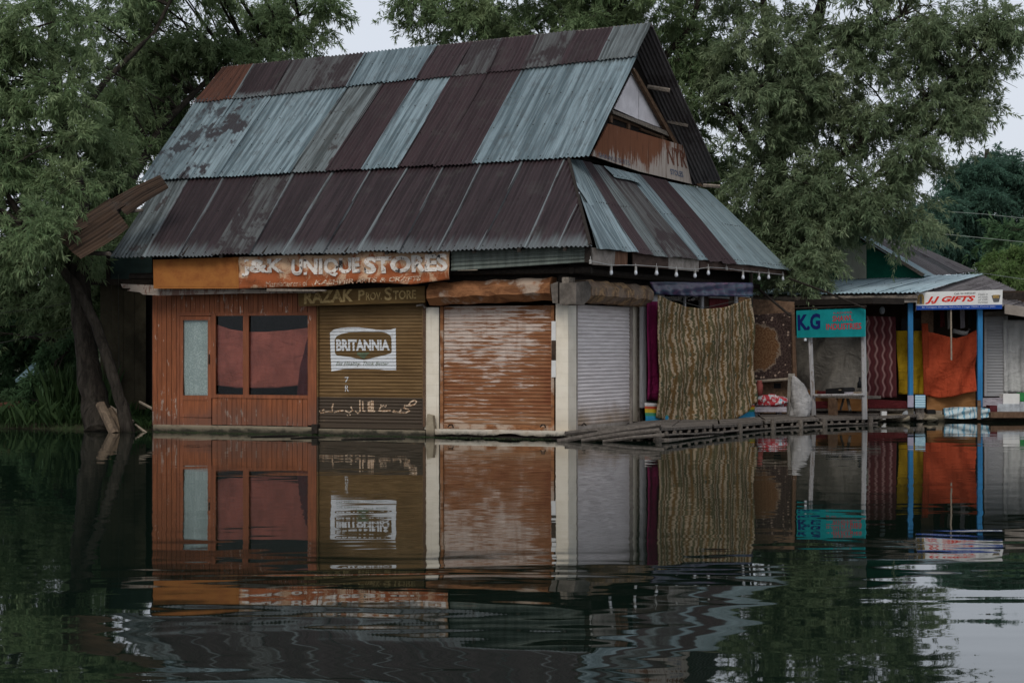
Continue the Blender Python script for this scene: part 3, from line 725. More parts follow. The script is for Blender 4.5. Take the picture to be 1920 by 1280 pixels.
for st_ in strokes:
    P = [V((*sz(*Z4(*p)), 0)) for p in st_]; vv, ff = [], []
    for i, p in enumerate(P):
        d = (P[min(i + 1, len(P) - 1)] - P[max(i - 1, 0)]).normalized(); nrm = V((-d.y, d.x, 0)) * .0125
        vv += [(p.x + nrm.x, p.y + nrm.y), (p.x - nrm.x, p.y - nrm.y)]
        if i: ff.append((2 * i - 2, 2 * i - 1, 2 * i + 1, 2 * i))
    painted_on(S2, vv, ff, surf2, cuts2, .003, 'urdu_paint', 'painted_script')

# --- tiled pillars
def pillar(pl, s0, s1, ztop, zbot, cols, rows, depth, core=True):
    c_ = MB().box(pl.pt(s0, zbot, -depth), pl.d * (s1 - s0), pl.n * depth, V((0, 0, ztop - zbot))).build('tiled_pillar', 'grout', B) if core else None
    return c_
def tiles(parent, pl, s0, s1, ztop, zbot, cols, rows):
    tw, th = (s1 - s0) / cols, (ztop - zbot) / rows
    f = MB().box(pl.pt(s0 + .0007, zbot + .0007, .0), pl.d * (tw - .0014), pl.n * .005, V((0, 0, th - .0014))).build('tile', 'cream_tile', parent)
    for i in range(cols):
        for j in range(rows):
            if i or j: dup(f, pl.d * (tw * i) + V((0, 0, th * j)) + pl.n * random.uniform(-.0012, .0012))
zt1, zb1 = FR.z_of(812, 576), FR.z_of(812, 805)
a, b = FR.s_of(796), FR.s_of(823)
tiles(pillar(FR, a, b, zt1, zb1, 1, 11, .2), FR, a, b, zt1, zb1, 1, 11)
a = FR.s_of(1042); zt2, zb2 = FR.z_of(1055, 566), FR.z_of(1055, 812)
pc = MB().prism([FR.pt(a, zb2), FR.pt(0, zb2), RT.pt(RT.s_of(1080), zb2), RT.pt(RT.s_of(1080), zb2, -.2), FR.pt(a, zb2, -.2)], V((0, 0, zt2 - zb2))).build('tiled_pillar', 'grout', B)
tiles(pc, FR, a, .004, zt2, zb2, 1, 11); tiles(pc, RT, .004, RT.s_of(1080), zt2, zb2, 1, 11)
a, b = RT.s_of(1187), RT.s_of(1199); zt3, zb3 = RT.z_of(1192, 573), RT.z_of(1192, 790)
tiles(pillar(RT, a, b, zt3, zb3, 1, 11, .2), RT, a, b, zt3, zb3, 1, 10)
pxbox(RT, 1199.5, 566, 1206, 800, .07, -.02).build('wooden_post', 'wood_grey', B)
# broken stub between the shutters
pxbox(FR, 793, 570, 797.5, 800, .06, -.03).build('wooden_post', 'wood_brown', B)
pxprism(FR, [(801, 776), (811, 779), (813, 800), (814, 822), (799, 824), (798, 800)], .10, .06).build('broken_post', 'concrete', B)
MB().tube([FR.px(781, 573, .14), FR.px(793, 571, .14), FR.px(797, 577, .1)], .02, 6).build('bent_bracket', 'wood_grey', B)

# --- rusty shutter hoods
def hood(pl, x0, x1, y0, y1, mat, dz=0.0):
    a, b = pl.s_of(x0, .3), pl.s_of(x1, .3); zt, zb = pl.z_of((x0 + x1) / 2, y0, .3), pl.z_of((x0 + x1) / 2, y1, .3); h = zt - zb
    prof = [(-.02, zt), (.22, zt), (.34, zt - .30 * h), (.34, zt - .68 * h), (.20, zb), (-.02, zb)]
    mb2 = MB(); n_ = 24; r = random.Random(x0)
    for i in range(n_ + 1):
        s_ = a + (b - a) * i / n_
        for (o_, z_) in prof:
            w_ = .012 * math.sin(i * 1.1 + z_ * 7) + r.uniform(-.006, .006)
            mb2.v.append(pl.pt(s_, z_ + w_ * .8 + dz * i / n_, o_ + w_))
    m_ = len(prof)
    for i in range(n_):
        for j in range(m_):
            k = (j + 1) % m_; mb2.f.append((i * m_ + j, (i + 1) * m_ + j, (i + 1) * m_ + k, i * m_ + k))
    mb2.f.append(tuple(range(m_))); mb2.f.append(tuple(n_ * m_ + j for j in reversed(range(m_))))
    return mb2.build('shutter_hood', mat, B)
hood(FR, 801, 1032, 529, 571, 'hood_rust', .07)
hood(RT, 1106, 1222, 529, 569, 'hood_brown', -.02)
# end box of the hood, posts and beams at the corner
pxprism(FR, [(1032, 533), (1046, 528), (1046, 568), (1036, 568)], .3, .0).build('hood_end', 'dent_metal', B)
pxprism(RT, [(1080, 530), (1103, 527), (1111, 540), (1106, 560), (1094, 572), (1080, 570)], .3, .02).build('hood_end', 'dent_metal', B)
pxbox(FR, 1047, 500, 1062, 568, .12, .04).build('corner_post', 'wood_dark', B)
pxbox(RT, 1066, 520, 1078, 572, .12, .06).build('corner_post', 'beam_grey', B)
MB().tube([FR.pt(T0 - .3, 2.82, .25), FR.pt(.5, 2.80, .25)], .06, 6).build('eave_beam', 'wood_dark', B)
MB().tube([RT.pt(-.3, 2.80, .2), RT.pt(9.0, 2.80, .2)], .06, 6).build('eave_beam', 'wood_dark', B)
for i in range(11):
    p = FR.pt(T0 + .2 + i * .8, 0, 0); MB().box(p + FR.n * .70 + V((0, 0, 3.10)), U * .06, -FR.n * .8 + V((0, 0, .42)), V((0, 0, .07))).build('rafter_tail', 'wood_dark', B)

# --- corrugated fascia strip under the eave at the front right
q0, q1, q2, q3 = FR.px(846, 508, .52), FR.px(1096, 492, .52), FR.px(1096, 462, .52), FR.px(846, 471, .52)
def strip(u, v):
    p = q0.lerp(q1, u).lerp(q3.lerp(q2, u), v); return p + FR.n * (.012 * math.sin(v * 6.283 * 4.5) + .01 * math.sin(u * 9))
MB().grid(strip, 20, 40, 2.3, .35).build('fascia_sheet', 'tin_green', B, True)
pxbox(FR, 858, 504, 895, 507, .03, .5).build('fascia_batten', 'wood_pale', B)
# ledge plank with peeling white paint, split at the left end
pxprism(FR, [(226, 532), (450, 541), (590, 546), (590, 549), (450, 550), (300, 554), (268, 552), (262, 548), (238, 545), (246, 541), (230, 540)], .10, .28).build('ledge_plank', 'peeling_white', B)
pxprism(FR, [(500, 541), (610, 543), (610, 546), (500, 546)], .05, .52).build('ledge_batten', 'beam_grey', B)

# ------------------------------------------------------------------ roof
Up = V((0, 0, 1))
rp = MB()
for k in range(5):                           # purlins below the tin
    t = .16 + k * .21; a = El.lerp(FOLD.px(300, 338), t); b = Er.lerp(H1, t); rp.tube([a - Up * .1 + U * .1, b - Up * .1 - U * .15], .045, 5)
    a = FOLD.px(270, 335).lerp(Rl, t); b = A_.lerp(Rr, t); rp.tube([a - Up * .09 + U * .05, b - Up * .09 - U * .12], .04, 5)
roof = rp.build('roof', 'wood_dark', B)
NAILS = []
def nails_on(bl, br, tr, tl, n, vs_, every=3, pitch=.076, off=.012):
    bl, br, tr, tl = map(V, (bl, br, tr, tl)); w_ = (br - bl).length; nw = max(1, round(w_ / pitch))
    for v_ in vs_:
        for i in range(1, nw, every):
            u_ = (i + .25) / nw; NAILS.append((bl.lerp(br, u_).lerp(tl.lerp(tr, u_), v_ + random.uniform(-.006, .006)) + n * off, n))
# hip plane cutting the front skirt
hn = (Er - H1).cross(Up).normalized()
if hn.dot(U) < 0: hn = -hn
# lower skirt, front
sb = [205, 267, 330, 395, 463, 528, 601, 668, 744, 818, 893, 981, 1042, 1107]
stp = [300, 351, 418, 485, 549, 621, 693, 762, 830, 900, 977, 1056, 1122, 1190]
matl = ['tin_zinc_dull', 'tin_oxide', 'tin_oxide', 'tin_mixed', 'tin_oxide', 'tin_oxide', 'tin_oxide', 'tin_oxide', 'tin_oxide', 'tin_oxide', 'tin_oxide', 'tin_oxide', 'tin_oxide']
Tl, Tr = FOLD.px(300, 338), FOLD.px(1065, 297)
for i in range(13):
    b0, b1 = on_line(El, Er, sb[i]), on_line(El, Er, sb[i + 1]); t0, t1 = on_line(Tl, Tr, stp[i]), on_line(Tl, Tr, stp[i + 1])
    t0 = t0 + (t0 - b0).normalized() * .12; t1 = t1 + (t1 - b1).normalized() * .12
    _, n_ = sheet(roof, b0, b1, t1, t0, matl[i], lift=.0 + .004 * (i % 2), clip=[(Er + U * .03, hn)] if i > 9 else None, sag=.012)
    if i < 11: nails_on(b0, b1, t1, t0, n_, (.03, .52), 3)
# upper slope, front: long sheets and the ridge row
ub = [270, 340, 410, 478, 546, 614, 681, 747, 817, 886, 960, 1035, 1108]
um = [364, 437, 510, 580, 650, 719, 781, 848, 914, 981, 1052, 1123, 1195]
ur = [420, 475, 545, 615, 685, 752, 818, 885, 945, 1010, 1080, 1150, 1222]
matu = ['tin_blotch', 'tin_blotch', 'tin_zinc', 'tin_zinc', 'tin_zinc_dull', 'tin_oxide_plain', 'tin_zinc', 'tin_oxide_plain', 'tin_oxide_plain', 'tin_zinc', 'tin_zinc', 'tin_zinc']
matr = ['tin_rust', 'tin_oxide', 'tin_mixed', 'tin_mixed', 'tin_zinc', 'tin_zinc', 'tin_oxide_plain', 'tin_mixed', 'tin_oxide_plain', 'tin_mixed', 'tin_oxide_plain', 'tin_zinc_dull']
Fl, Fr = FOLD.px(270, 335), A_
un = (Fr - Fl).cross(Rr - Fl).normalized()
Ml, Mr = hit(364, 197, Fl, un), hit(1195, 110, Fr, un)
upn = un if un.z > 0 else -un
for i in range(12):
    b0, b1, m0, m1 = on_line(Fl, Fr, ub[i]), on_line(Fl, Fr, ub[i + 1]), on_line(Ml, Mr, um[i]), on_line(Ml, Mr, um[i + 1])
    c0, c1 = on_line(Rl, Rr, ur[i]), on_line(Rl, Rr, ur[i + 1])
    d0, d1 = (m0 - b0).normalized(), (m1 - b1).normalized()
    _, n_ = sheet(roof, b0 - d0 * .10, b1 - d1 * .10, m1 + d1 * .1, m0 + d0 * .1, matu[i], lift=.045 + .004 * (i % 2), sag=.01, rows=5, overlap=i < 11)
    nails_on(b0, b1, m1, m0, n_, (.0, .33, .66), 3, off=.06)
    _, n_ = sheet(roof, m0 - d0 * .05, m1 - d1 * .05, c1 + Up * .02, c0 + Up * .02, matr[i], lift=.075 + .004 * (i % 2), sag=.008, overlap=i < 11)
    nails_on(m0, m1, c1, c0, n_, (.0, .6), 3, off=.09)
# rear slope
back = Bq - Rr
for i in range(12):
    r0, r1 = Rl.lerp(Rr, i / 12), Rl.lerp(Rr, (i + 1) / 12)
    sheet(roof, r0 + back, r1 + back, r1 + Up * .02, r0 + Up * .02, 'tin_oxide_plain' if i != 11 else 'tin_far', lift=.06, overlap=i < 11)
    sheet(roof, r0 + back * 1.9 - Up * .35, r1 + back * 1.9 - Up * .35, r1 + back, r0 + back, 'tin_oxide_plain', lift=.0, rows=2, overlap=i < 11) if i < 11 else None
# ridge cap
MB().tube([Rl + Up * .05 - U * .05, Rl.lerp(Rr, .35) + Up * .03, Rl.lerp(Rr, .7) + Up * .05, Rr + Up * .05], .045, 6).build('ridge_cap', 'tin_rust' if False else 'dent_metal', roof)
# right skirt
rb = [1119, 1157, 1194, 1221, 1251, 1276, 1304, 1329, 1354, 1379, 1426, 1480]
rt = [1066, 1077, 1088, 1105, 1122, 1142, 1170, 1198, 1222, 1247, 1282, 1325]
matk = ['tin_zinc', 'tin_zinc', 'tin_oxide_plain', 'tin_zinc_dull', 'tin_mixed', 'tin_mixed', 'tin_zinc', 'tin_oxide_plain', 'tin_oxide_plain', 'tin_zinc_light', 'tin_zinc_light']
for i in range(11):
    b0, b1, t0, t1 = on_line(ERs, ERe, rb[i]), on_line(ERs, ERe, rb[i + 1]), on_line(H1, H2, rt[i]), on_line(H1, H2, rt[i + 1])
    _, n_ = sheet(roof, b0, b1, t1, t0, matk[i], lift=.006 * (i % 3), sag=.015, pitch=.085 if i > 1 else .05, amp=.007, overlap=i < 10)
    nails_on(b0, b1, t1, t0, n_, (.04, .52), 2, pitch=.085)
# rear hip end: closes the roof towards the yard
sheet(roof, H2 + V((.45, .893, 0)) * .1 - Up * 1.5, ERe, ERe.lerp(H2, .98), H2, 'tin_far', overlap=False)
# small patch sheet and torn hip flashing
def on_skirt(x, y, o=.03):
    n2 = (ERe - ERs).cross(H1 - ERs).normalized(); n2 = n2 if n2.z > 0 else -n2
    return hit(x, y, ERs + n2 * o, n2)
sheet(roof, on_skirt(1150, 330), on_skirt(1204, 344), on_skirt(1185, 325), on_skirt(1133, 310), 'tin_zinc_light', amp=.004, overlap=False)
for i in range(7): NAILS.append((on_skirt(1150 + i * 8, 328 + i * 2.1, .04), Up))
sheet(roof, on_skirt(1106, 388, .05), on_skirt(1112, 384, .05), on_skirt(1086, 345, .05), on_skirt(1078, 340, .06), 'tin_zinc_light', amp=.003, overlap=False)
sheet(roof, on_skirt(1124, 468, .05), on_skirt(1168, 469, .03), on_skirt(1108, 385, .04), on_skirt(1092, 378, .06), 'tin_zinc', amp=.004, overlap=False)
MB().tube([H1 + Up * .03, H1.lerp(Er, .3) + Up * .05, H1.lerp(Er, .6) + Up * .02, Er + Up * .03], .03, 5, .3).build('hip_batten', 'wood_dark', roof)
nb = MB()
for p, n_ in NAILS:
    a = n_.cross(V((1, 0, 0))).normalized() * .015; b = n_.cross(a).normalized() * .015; k = len(nb.v)
    nb.v += [p + a, p + b, p - a, p - b, p + n_ * .016]; nb.f += [(k, k + 1, k + 4), (k + 1, k + 2, k + 4), (k + 2, k + 3, k + 4), (k + 3, k, k + 4)]
nb.build('nail_head', 'nail', roof, kind='stuff')

# --- gable
GA = A_ - U * .65; GB = Bq - U * .65
GP = Pl((GA.x, GA.y), (GB.x - GA.x, GB.y - GA.y))
gw = pxprism(GP, [(1170, 70), (1095, 300), (1330, 352)], .05, -.12).build('gable_wall', 'interior_dark', B)
gp_ = pxprism(GP, [(1190, 128), (1152, 204), (1197, 224), (1197, 146)], .02, -.06).build('gable_panel', 'gable_white', gw)
pxprism(GP, [(1198, 146), (1198, 224), (1244, 242)], .02, -.06).build('gable_panel', 'gable_white', gw)
pxprism(GP, [(1148, 206), (1150, 213), (1258, 257), (1259, 249)], .08, -.03).build('gable_beam', 'beam_grey', gw)
for (p, q) in [((1146, 218), (1200, 238)), ((1200, 242), (1262, 266))]:
    MB().tube([GP.px(*p, -.05), GP.px(*q, -.05)], .03, 5).build('gable_slat', 'wood_brown', gw)
for x_, y_ in ((1147, 220), (1180, 232), (1243, 257)):
    pxbox(GP, x_ - 2, y_ - 8, x_ + 2, y_ + 10, .04, -.06).build('gable_stud', 'wood_brown', gw)
pxprism(GP, [(1186, 128), (1192, 130), (1318, 350), (1308, 348)], .07, .0).build('rake_rafter', 'wood_brown', gw)
for (x0, y0, x1, y1) in [(1214, 163, 1262, 166), (1252, 228, 1296, 232), (1286, 284, 1324, 288), (1318, 348, 1356, 346)]:
    MB().tube([GP.px(x0, y0, .02), at(x1 - 6, y1 + 4, GP.px(x0, y0).y - .1)], .045, 6, .15).build('purlin_end', 'beam_grey', gw)
pxprism(GP, [(1296, 300), (1300, 308), (1312, 349), (1297, 347)], .03, -.05).build('gable_slat', 'wood_brown', gw)
gs = pxprism(GP, [(1141, 232), (1282, 273), (1297, 345), (1200, 322), (1110, 292)], .03, .10).build('gable_signboard', 'gable_sign', None, False, 'rust-streaked metal signboard with faded letters under the white gable', 'sign')
lettering(gs, 'NTR', [(1250, 273), (1284, 284), (1289, 316), (1252, 307)], GP, .136, 'letter_faded_red', .02)
lettering(gs, 'STOLES', [(1256, 316), (1280, 322), (1282, 333), (1258, 327)], GP, .136, 'letter_faded_blue', .03)
lettering(gs, 'SHAWLS SUITS', [(1122, 286), (1180, 302), (1182, 311), (1124, 295)], GP, .136, 'letter_faded_blue', .0)

# --- boards under the right eave and the string of bulbs
EV = Pl((ERs.x, ERs.y), (ERe.x - ERs.x, ERe.y - ERs.y))
for pts, mt in [([(1110, 464), (1154, 467), (1152, 499), (1112, 496)], 'fascia_pale'), ([(1154.5, 467), (1177, 470), (1176, 497), (1153, 499)], 'fascia_rust'), ([(1187, 470), (1253, 477), (1253, 504), (1188, 499)], 'fascia_wood'),
                ([(1253.5, 477), (1311, 484), (1310, 509), (1253.5, 504)], 'fascia_pale'), ([(1313, 484), (1479, 505), (1478, 517), (1313, 503)], 'fascia_wood')]:
    pxprism(EV, pts, .025, -.10).build('fascia_board', mt, B)
pxbox(FR, 1096, 462, 1107, 492, .05, .55).build('fascia_end', 'wood_dark', B)
MB().tube([EV.px(x, y, -.02) for x, y in [(1105, 489), (1146, 497), (1192, 497), (1240, 500), (1303, 505), (1328, 501), (1362, 503), (1395, 508), (1440, 512), (1470, 515)]], .006, 5).build('bulb_wire', 'wire_white', None, False, 'white wire strung under the tin eave carrying bulbs', 'wire')
bulbs = [(1107, 498), (1146, 510), (1192, 510), (1231, 510), (1268, 513), (1303, 515), (1328, 510), (1362, 509), (1393, 518), (1423, 520), (1441, 518), (1468, 521)]
for i, (x, y) in enumerate(bulbs):
    p = EV.px(x, y, -.02); small = i in (0, 7)
    e_ = empty('light_bulb', p - Up * .06, 'empty bulb socket hanging under the tin eave' if small else ('stubby tubular bulb hanging under the fascia near the tiled corner' if i in (1, 2) else 'small round unlit light bulb hanging under the tin eave'), 'light bulb', 'bulbs strung along the eave')
    MB().tube([p + Up * .10, p + Up * .03], [.02, .024], 7).build('socket', 'bulb_socket', e_)
    if not small:
        k = .8 if i in (1, 2) else .95
        MB().tube([p + Up * .03, p + Up * .01, p - Up * .02 * k, p - Up * .045 * k, p - Up * .065 * k], [.018, .026, .036 * k, .034 * k, .012], 9).build('bulb', 'bulb_glass', e_, True)
    MB().tube([p + Up * .10, p + Up * .15], .005, 4).build('cord', 'wire_white', e_)

# ------------------------------------------------------------------ signs on the front
o_ = pxprism(FR, [(287, 487), (447, 482), (448, 541), (288, 541)], .04, .50).build('blank_signboard', 'sign_orange', None, False, 'plain faded orange signboard without lettering beside the rusted sign', 'sign')
pxprism(FR, [(291, 490), (443, 486), (444, 537), (292, 537)], .004, .541).build('face_panel', 'sign_orange', o_)
JT = [(448, 482), (500, 480), (560, 477), (600, 479), (640, 474), (690, 471), (740, 474), (800, 472), (844, 470)]
JB = [(449, 541), (505, 540), (565, 539), (610, 536), (640, 534), (672, 527), (705, 530), (770, 533), (842, 524)]
def jwarp(q, x=0, y=0):
    s_ = (q - FR.p).dot(U); return FR.n * (.025 * math.sin(s_ * 5.1) + .018 * math.sin(s_ * 11.7 + q.z * 6) + .012 * math.sin(q.z * 23 + s_ * 3))
jb = loft(FR, JT, JB, 90, 14, fold=0, wrinkle=0, off=.56)
jb.v = [q + jwarp(q) for q in jb.v]
J = jb.build('rusted_signboard', 'sign_rusted', None, True, 'crumpled rusty metal sign with worn white shop lettering', 'sign')
md = J.modifiers.new('thickness', 'SOLIDIFY'); md.thickness = .012; md.offset = -1
lw = lambda q, x, y: q + jwarp(q)
for txt, x0, x1, yt, yb, yt2, yb2 in [('J&K', 453, 532, 487, 518, 484, 519), ('UNIQUE', 546, 676, 486, 522, 482, 516), ('STORES', 684, 840, 482, 514, 475, 508)]:
    lettering(J, txt, [(x0, yt), (x1, yt2), (x1, yb2), (x0, yb)], FR, .574, 'letter_worn', .045, warp=lw)
lettering(J, 'Manufacturers of', [(498, 527), (578, 525), (578, 536), (498, 538)], FR, .574, 'letter_cream', .0, warp=lw)
lettering(J, 'KASHMIR ARTS & CRAFTS', [(591, 525), (789, 517), (789, 526), (591, 534)], FR, .574, 'letter_cream', .02, warp=lw, shear=.15)
Rz = pxprism(FR, [(559, 546), (796, 536), (797, 567), (560, 574)], .05, .16).build('provision_signboard', 'razak_board', None, False, 'olive brown wooden sign reading RAZAK PROV. STORE above the brown shutter', 'sign')
lettering(Rz, 'RAZAK', [(570, 545), (663, 542), (662, 565), (570, 570)], FR, .214, 'razak_letter', .035)
lettering(Rz, 'P', [(672, 544), (684, 543), (684, 563), (672, 563)], FR, .214, 'razak_letter', .02)
lettering(Rz, 'ROV.', [(686, 548), (716, 547), (716, 562), (686, 563)], FR, .214, 'razak_letter', .02)
lettering(Rz, 'S', [(721, 539), (735, 538), (735, 563), (721, 563)], FR, .214, 'razak_letter', .02)
lettering(Rz, 'TORE', [(737, 545), (780, 543), (780, 560), (737, 562)], FR, .214, 'razak_letter', .02)

# ------------------------------------------------------------------ stall on the right side of the building
ST = Pl(((1232 - 960) / FPX * 33.6, 33.6), (at(1412, 0, 36.8).x - at(1232, 0, 33.6).x, 3.2))   # line of the hung cloths
cloth('ikat_drape', 'cloth_ikat', ST, [(1233, 553), (1240, 556), (1262, 566), (1290, 575), (1320, 579), (1350, 577), (1380, 569), (1411, 559)], [(1235, 783), (1262, 789), (1300, 792), (1340, 790), (1385, 784), (1418, 752)],
      'large tan and olive patterned cloth hung out over the deck', 'cloth', nu=110, nv=60, fold=.035, nf=6, wrinkle=.06, off=.06)
cloth('magenta_cloth', 'cloth_magenta', ST, [(1213, 565), (1246, 565)], [(1215, 750), (1250, 750)], 'magenta cloth hanging beside the white door frame', 'cloth', nu=20, nv=20, nf=2.5, fold=.02, off=-.15)
cloth('tie_dye_sheet', 'cloth_tiedye', ST, [(1218, 528), (1412, 530)], [(1228, 552), (1300, 555), (1411, 556)], 'shiny blue and purple sheet hung under the eave above the patterned cloth', 'cloth', nu=60, nv=10, nf=9, fold=.02, off=-.12)
fr_ = MB()
for q in [(1204.5, 565, 1212, 764), (1212, 752, 1246, 764), (1206, 548, 1246, 566)]: addbox(fr_, ST, *q, .06, -.30)
D = fr_.build('stall_door_frame', 'white_paint', None, False, 'white painted door frame beside the magenta cloth', 'door frame')
sc_ = empty('display_case', ST.pt(1.6, .17, -.6), 'glazed display case with white bars behind the patterned cloth', 'cabinet')
bx_ = pxprism(ST, [(1236, 545), (1412, 549), (1412, 775), (1236, 790)], .3, -.75).build('cabinet_body', 'interior_brown', sc_)
for q in [(1316, 548, 1320, 600), (1264, 552, 1310, 555), (1330, 556, 1368, 559), (1379, 552, 1384, 600), (1384, 554, 1409, 557), (1284, 545, 1286.5, 600)]:
    pxbox(ST, *q, .03, -.44).build('cabinet_bar', 'white_paint', sc_)
pxbox(ST, 1331, 561, 1366, 600, .02, -.44).build('cabinet_curtain', 'cloth_maroon', sc_)
pxbox(ST, 1386, 558, 1408, 600, .02, -.44).build('cabinet_panel', 'wood_orange', sc_)
pxbox(ST, 1245, 551, 1312, 600, .006, -.445).build('cabinet_pane', 'glass', sc_)
cloth('striped_cover', 'cloth_rainbow', ST, [(1209, 755), (1250, 757), (1330, 756), (1414, 755)], [(1211, 797), (1250, 796), (1330, 792), (1416, 783)], 'rainbow striped plastic cover along the foot of the patterned cloth', 'cover', nu=50, nv=14, nf=3, fold=.012, off=-.03)
MB().tube([ST.px(1230, 552, .05), ST.px(1320, 577, .05), ST.px(1412, 557, .05)], .006, 5).build('clothes_line', 'wire_dark', None, False, 'thin dark line holding up the big patterned cloth', 'line')
cpost = MB().tube([at(1409, 785, 37.4), at(1408, 640, 37.4), at(1409, 510, 37.4)], [.04, .035, .03], 7, .1).build('stall_post', 'wood_dark', None, False, 'thin dark post at the edge of the patterned cloth', 'post')

# ------------------------------------------------------------------ wooden deck
DK = [(1.02, 31.15), (1.55, 30.75), (2.45, 30.65), (3.5, 32.5), (4.64, 34.55), (5.9, 36.0), (7.23, 37.2)]
BK = [(1.6, 32.2), (2.2, 33.4), (3.2, 35.5), (4.0, 37.2), (5.0, 39.3), (6.2, 40.2), (7.9, 39.6)]
def lerp_poly(P, t):
    k = t * (len(P) - 1); i = min(int(k), len(P) - 2); f = k - i
    return V((P[i][0] + (P[i + 1][0] - P[i][0]) * f, P[i][1] + (P[i + 1][1] - P[i][1]) * f, 0))
deck = empty('wooden_deck', (2.45, 31, 0), 'low weathered plank deck on stilts along the water beside the building', 'deck')
zt = lambda t: .215 - .06 * min(1, max(0, (t - .30) / .3)) - (.10 * max(0, (.22 - t) / .22))
NB = 9
for i in range(NB):                          # boards run along the edge
    g0, g1 = i / NB, (i + .94) / NB; segs = [0, .18, .36, .52, .68, .84, 1.0] if i else [0.12, .33, .5, .67, .84, 1.0]
    for a_, b_ in zip(segs[:-1], segs[1:]):
        t0, t1 = a_ + .003, b_ - .003; dz = random.uniform(-.008, .008); n_ = 4
        mb = MB()
        for k in range(n_ + 1):
            t = t0 + (t1 - t0) * k / n_; f, bk = lerp_poly(DK, t), lerp_poly(BK, t)
            p, q = f.lerp(bk, g0), f.lerp(bk, g1); z = zt(t) + dz
            mb.v += [V((p.x, p.y, z)), V((q.x, q.y, z)), V((q.x, q.y, z - .045)), V((p.x, p.y, z - .045))]
        for k in range(n_):
            for j in range(4):
                l = (j + 1) % 4; mb.f.append((k * 4 + j, k * 4 + l, k * 4 + 4 + l, k * 4 + 4 + j))
        mb.f += [(0, 3, 2, 1), (n_ * 4, n_ * 4 + 1, n_ * 4 + 2, n_ * 4 + 3)]
        mb.build('deck_board', 'wood_grey', deck)
for zoff, zr in ((-.13, .022), (-.205, .03)):
    for a_, b_ in ((.30, .52), (.50, .77), (.74, 1.0)):
        pts = []
        for k in range(6):
            t = a_ + (b_ - a_) * k / 5; p = lerp_poly(DK, t); pts.append(p + V((0, 0, zt(t) + zoff + random.uniform(-.012, .012))) + V((.06, .05, 0)))
        MB().tube(pts, zr, 6, .2).build('deck_beam', 'wood_grey', deck)
for k in range(30):                          # joist ends
    t = .30 + .69 * k / 29 + random.uniform(-.006, .006); f, bk = lerp_poly(DK, t), lerp_poly(BK, t); d = (bk - f).normalized()
    p = f - d * random.uniform(-.03, .05); z = zt(t) - .085
    MB().tube([p + V((0, 0, z)), p + d * 1.2 + V((0, 0, z))], random.uniform(.028, .04), 6, .15).build('joist', 'wood_grey', deck)
    if k % 2 == 0: MB().tube([p + d * .05 + V((0, 0, z - .085)), p + d * 1.0 + V((0, 0, z - .085))], random.uniform(.025, .036), 6, .15).build('joist', 'wood_dark', deck)
for px_, hh in ((1233, .17), (1386, .17), (1448, .19), (1500, .16), (1545, .15), (1630, .16)):
    t = min(np.linspace(.2, 1, 300), key=lambda t_: abs(lerp_poly(DK, t_).x / lerp_poly(DK, t_).y - (px_ - 960) / FPX))
    p = lerp_poly(DK, t) - V((0, .05, 0)); MB().tube([p + V((0, 0, -.5)), p + V((.01, 0, hh - .05)), p + V((.01, 0, hh))], [.055, .05, .045], 7, .12).build('deck_post', 'wood_grey', deck)
for (a_, b_, r_) in [((1045, 828, 30.3), (1238, 797, 30.6), .05), ((1090, 826, 30.2), (1236, 806, 30.4), .04), ((1130, 827, 30.1), (1245, 815, 30.3), .035), ((1060, 812, 30.9), (1215, 800, 31.6), .045)]:
    p, q = at(*a_), at(*b_); p.z = max(p.z, .0); q.z = max(q.z, .05)
    MB().tube([p, p.lerp(q, .5) + V((0, 0, .012)), q], [r_ * .8, r_, r_], 7, .15).build('deck_pole', 'wood_grey', deck)

# ------------------------------------------------------------------ carpet stall beyond the patterned cloth
CS = Pl((at(1412, 0, 38.6).x, 38.6), (1, -.05))
wbk = pxprism(CS, [(1405, 560), (1490, 566), (1490, 786), (1405, 786)], .06, -.25).build('carpet_stall_wall', 'wood_brown', None, False, 'brown board wall of the small stall behind the hanging carpet', 'wall')
pxbox(CS, 1451, 718, 1464, 728, .01, -.19).build('wall_opening', 'black_stuff', wbk)
pxbox(CS, 1405, 590, 1488, 594, .05, -.18).build('wall_rail', 'wood_dark', wbk)
cloth('hung_carpet', 'cloth_carpet', CS, [(1400, 592), (1484, 585)], [(1400, 716), (1484, 711)], 'dark knotted carpet with brown medallion hung on the stall', 'carpet', nu=30, nv=30, nf=1, fold=.01, off=.0)
MB().tube([CS.px(1400, 716, .05), CS.px(1488, 710, .05)], .03, 6).build('carpet_pole', 'wood_pale', None, False, 'wooden pole below the hung carpet', 'pole')
MB().tube([CS.px(1492, 786, .25), CS.px(1490, 700, .22), CS.px(1487, 590, .2)], [.05, .05, .04], 7, .1).build('carpet_stall_post', 'wood_brown', None, False, 'brown post beside the hung carpet and white sack', 'post')
bq = MB()
p0, d0 = CS.px(1412, 772, .6), CS.d
bq.box(p0, d0 * .68, -CS.n * .5, V((0, 0, .10)))
bq.box(p0 + V((.05, .1, -.10)), d0 * .1, -CS.n * .3, V((0, 0, .12))); bq.box(p0 + V((.5, .1, -.10)), d0 * .1, -CS.n * .3, V((0, 0, .12)))
bq.build('low_bench', 'cloth_lilac', None, False, 'low pale bench under the red and blue bundle', 'bench')
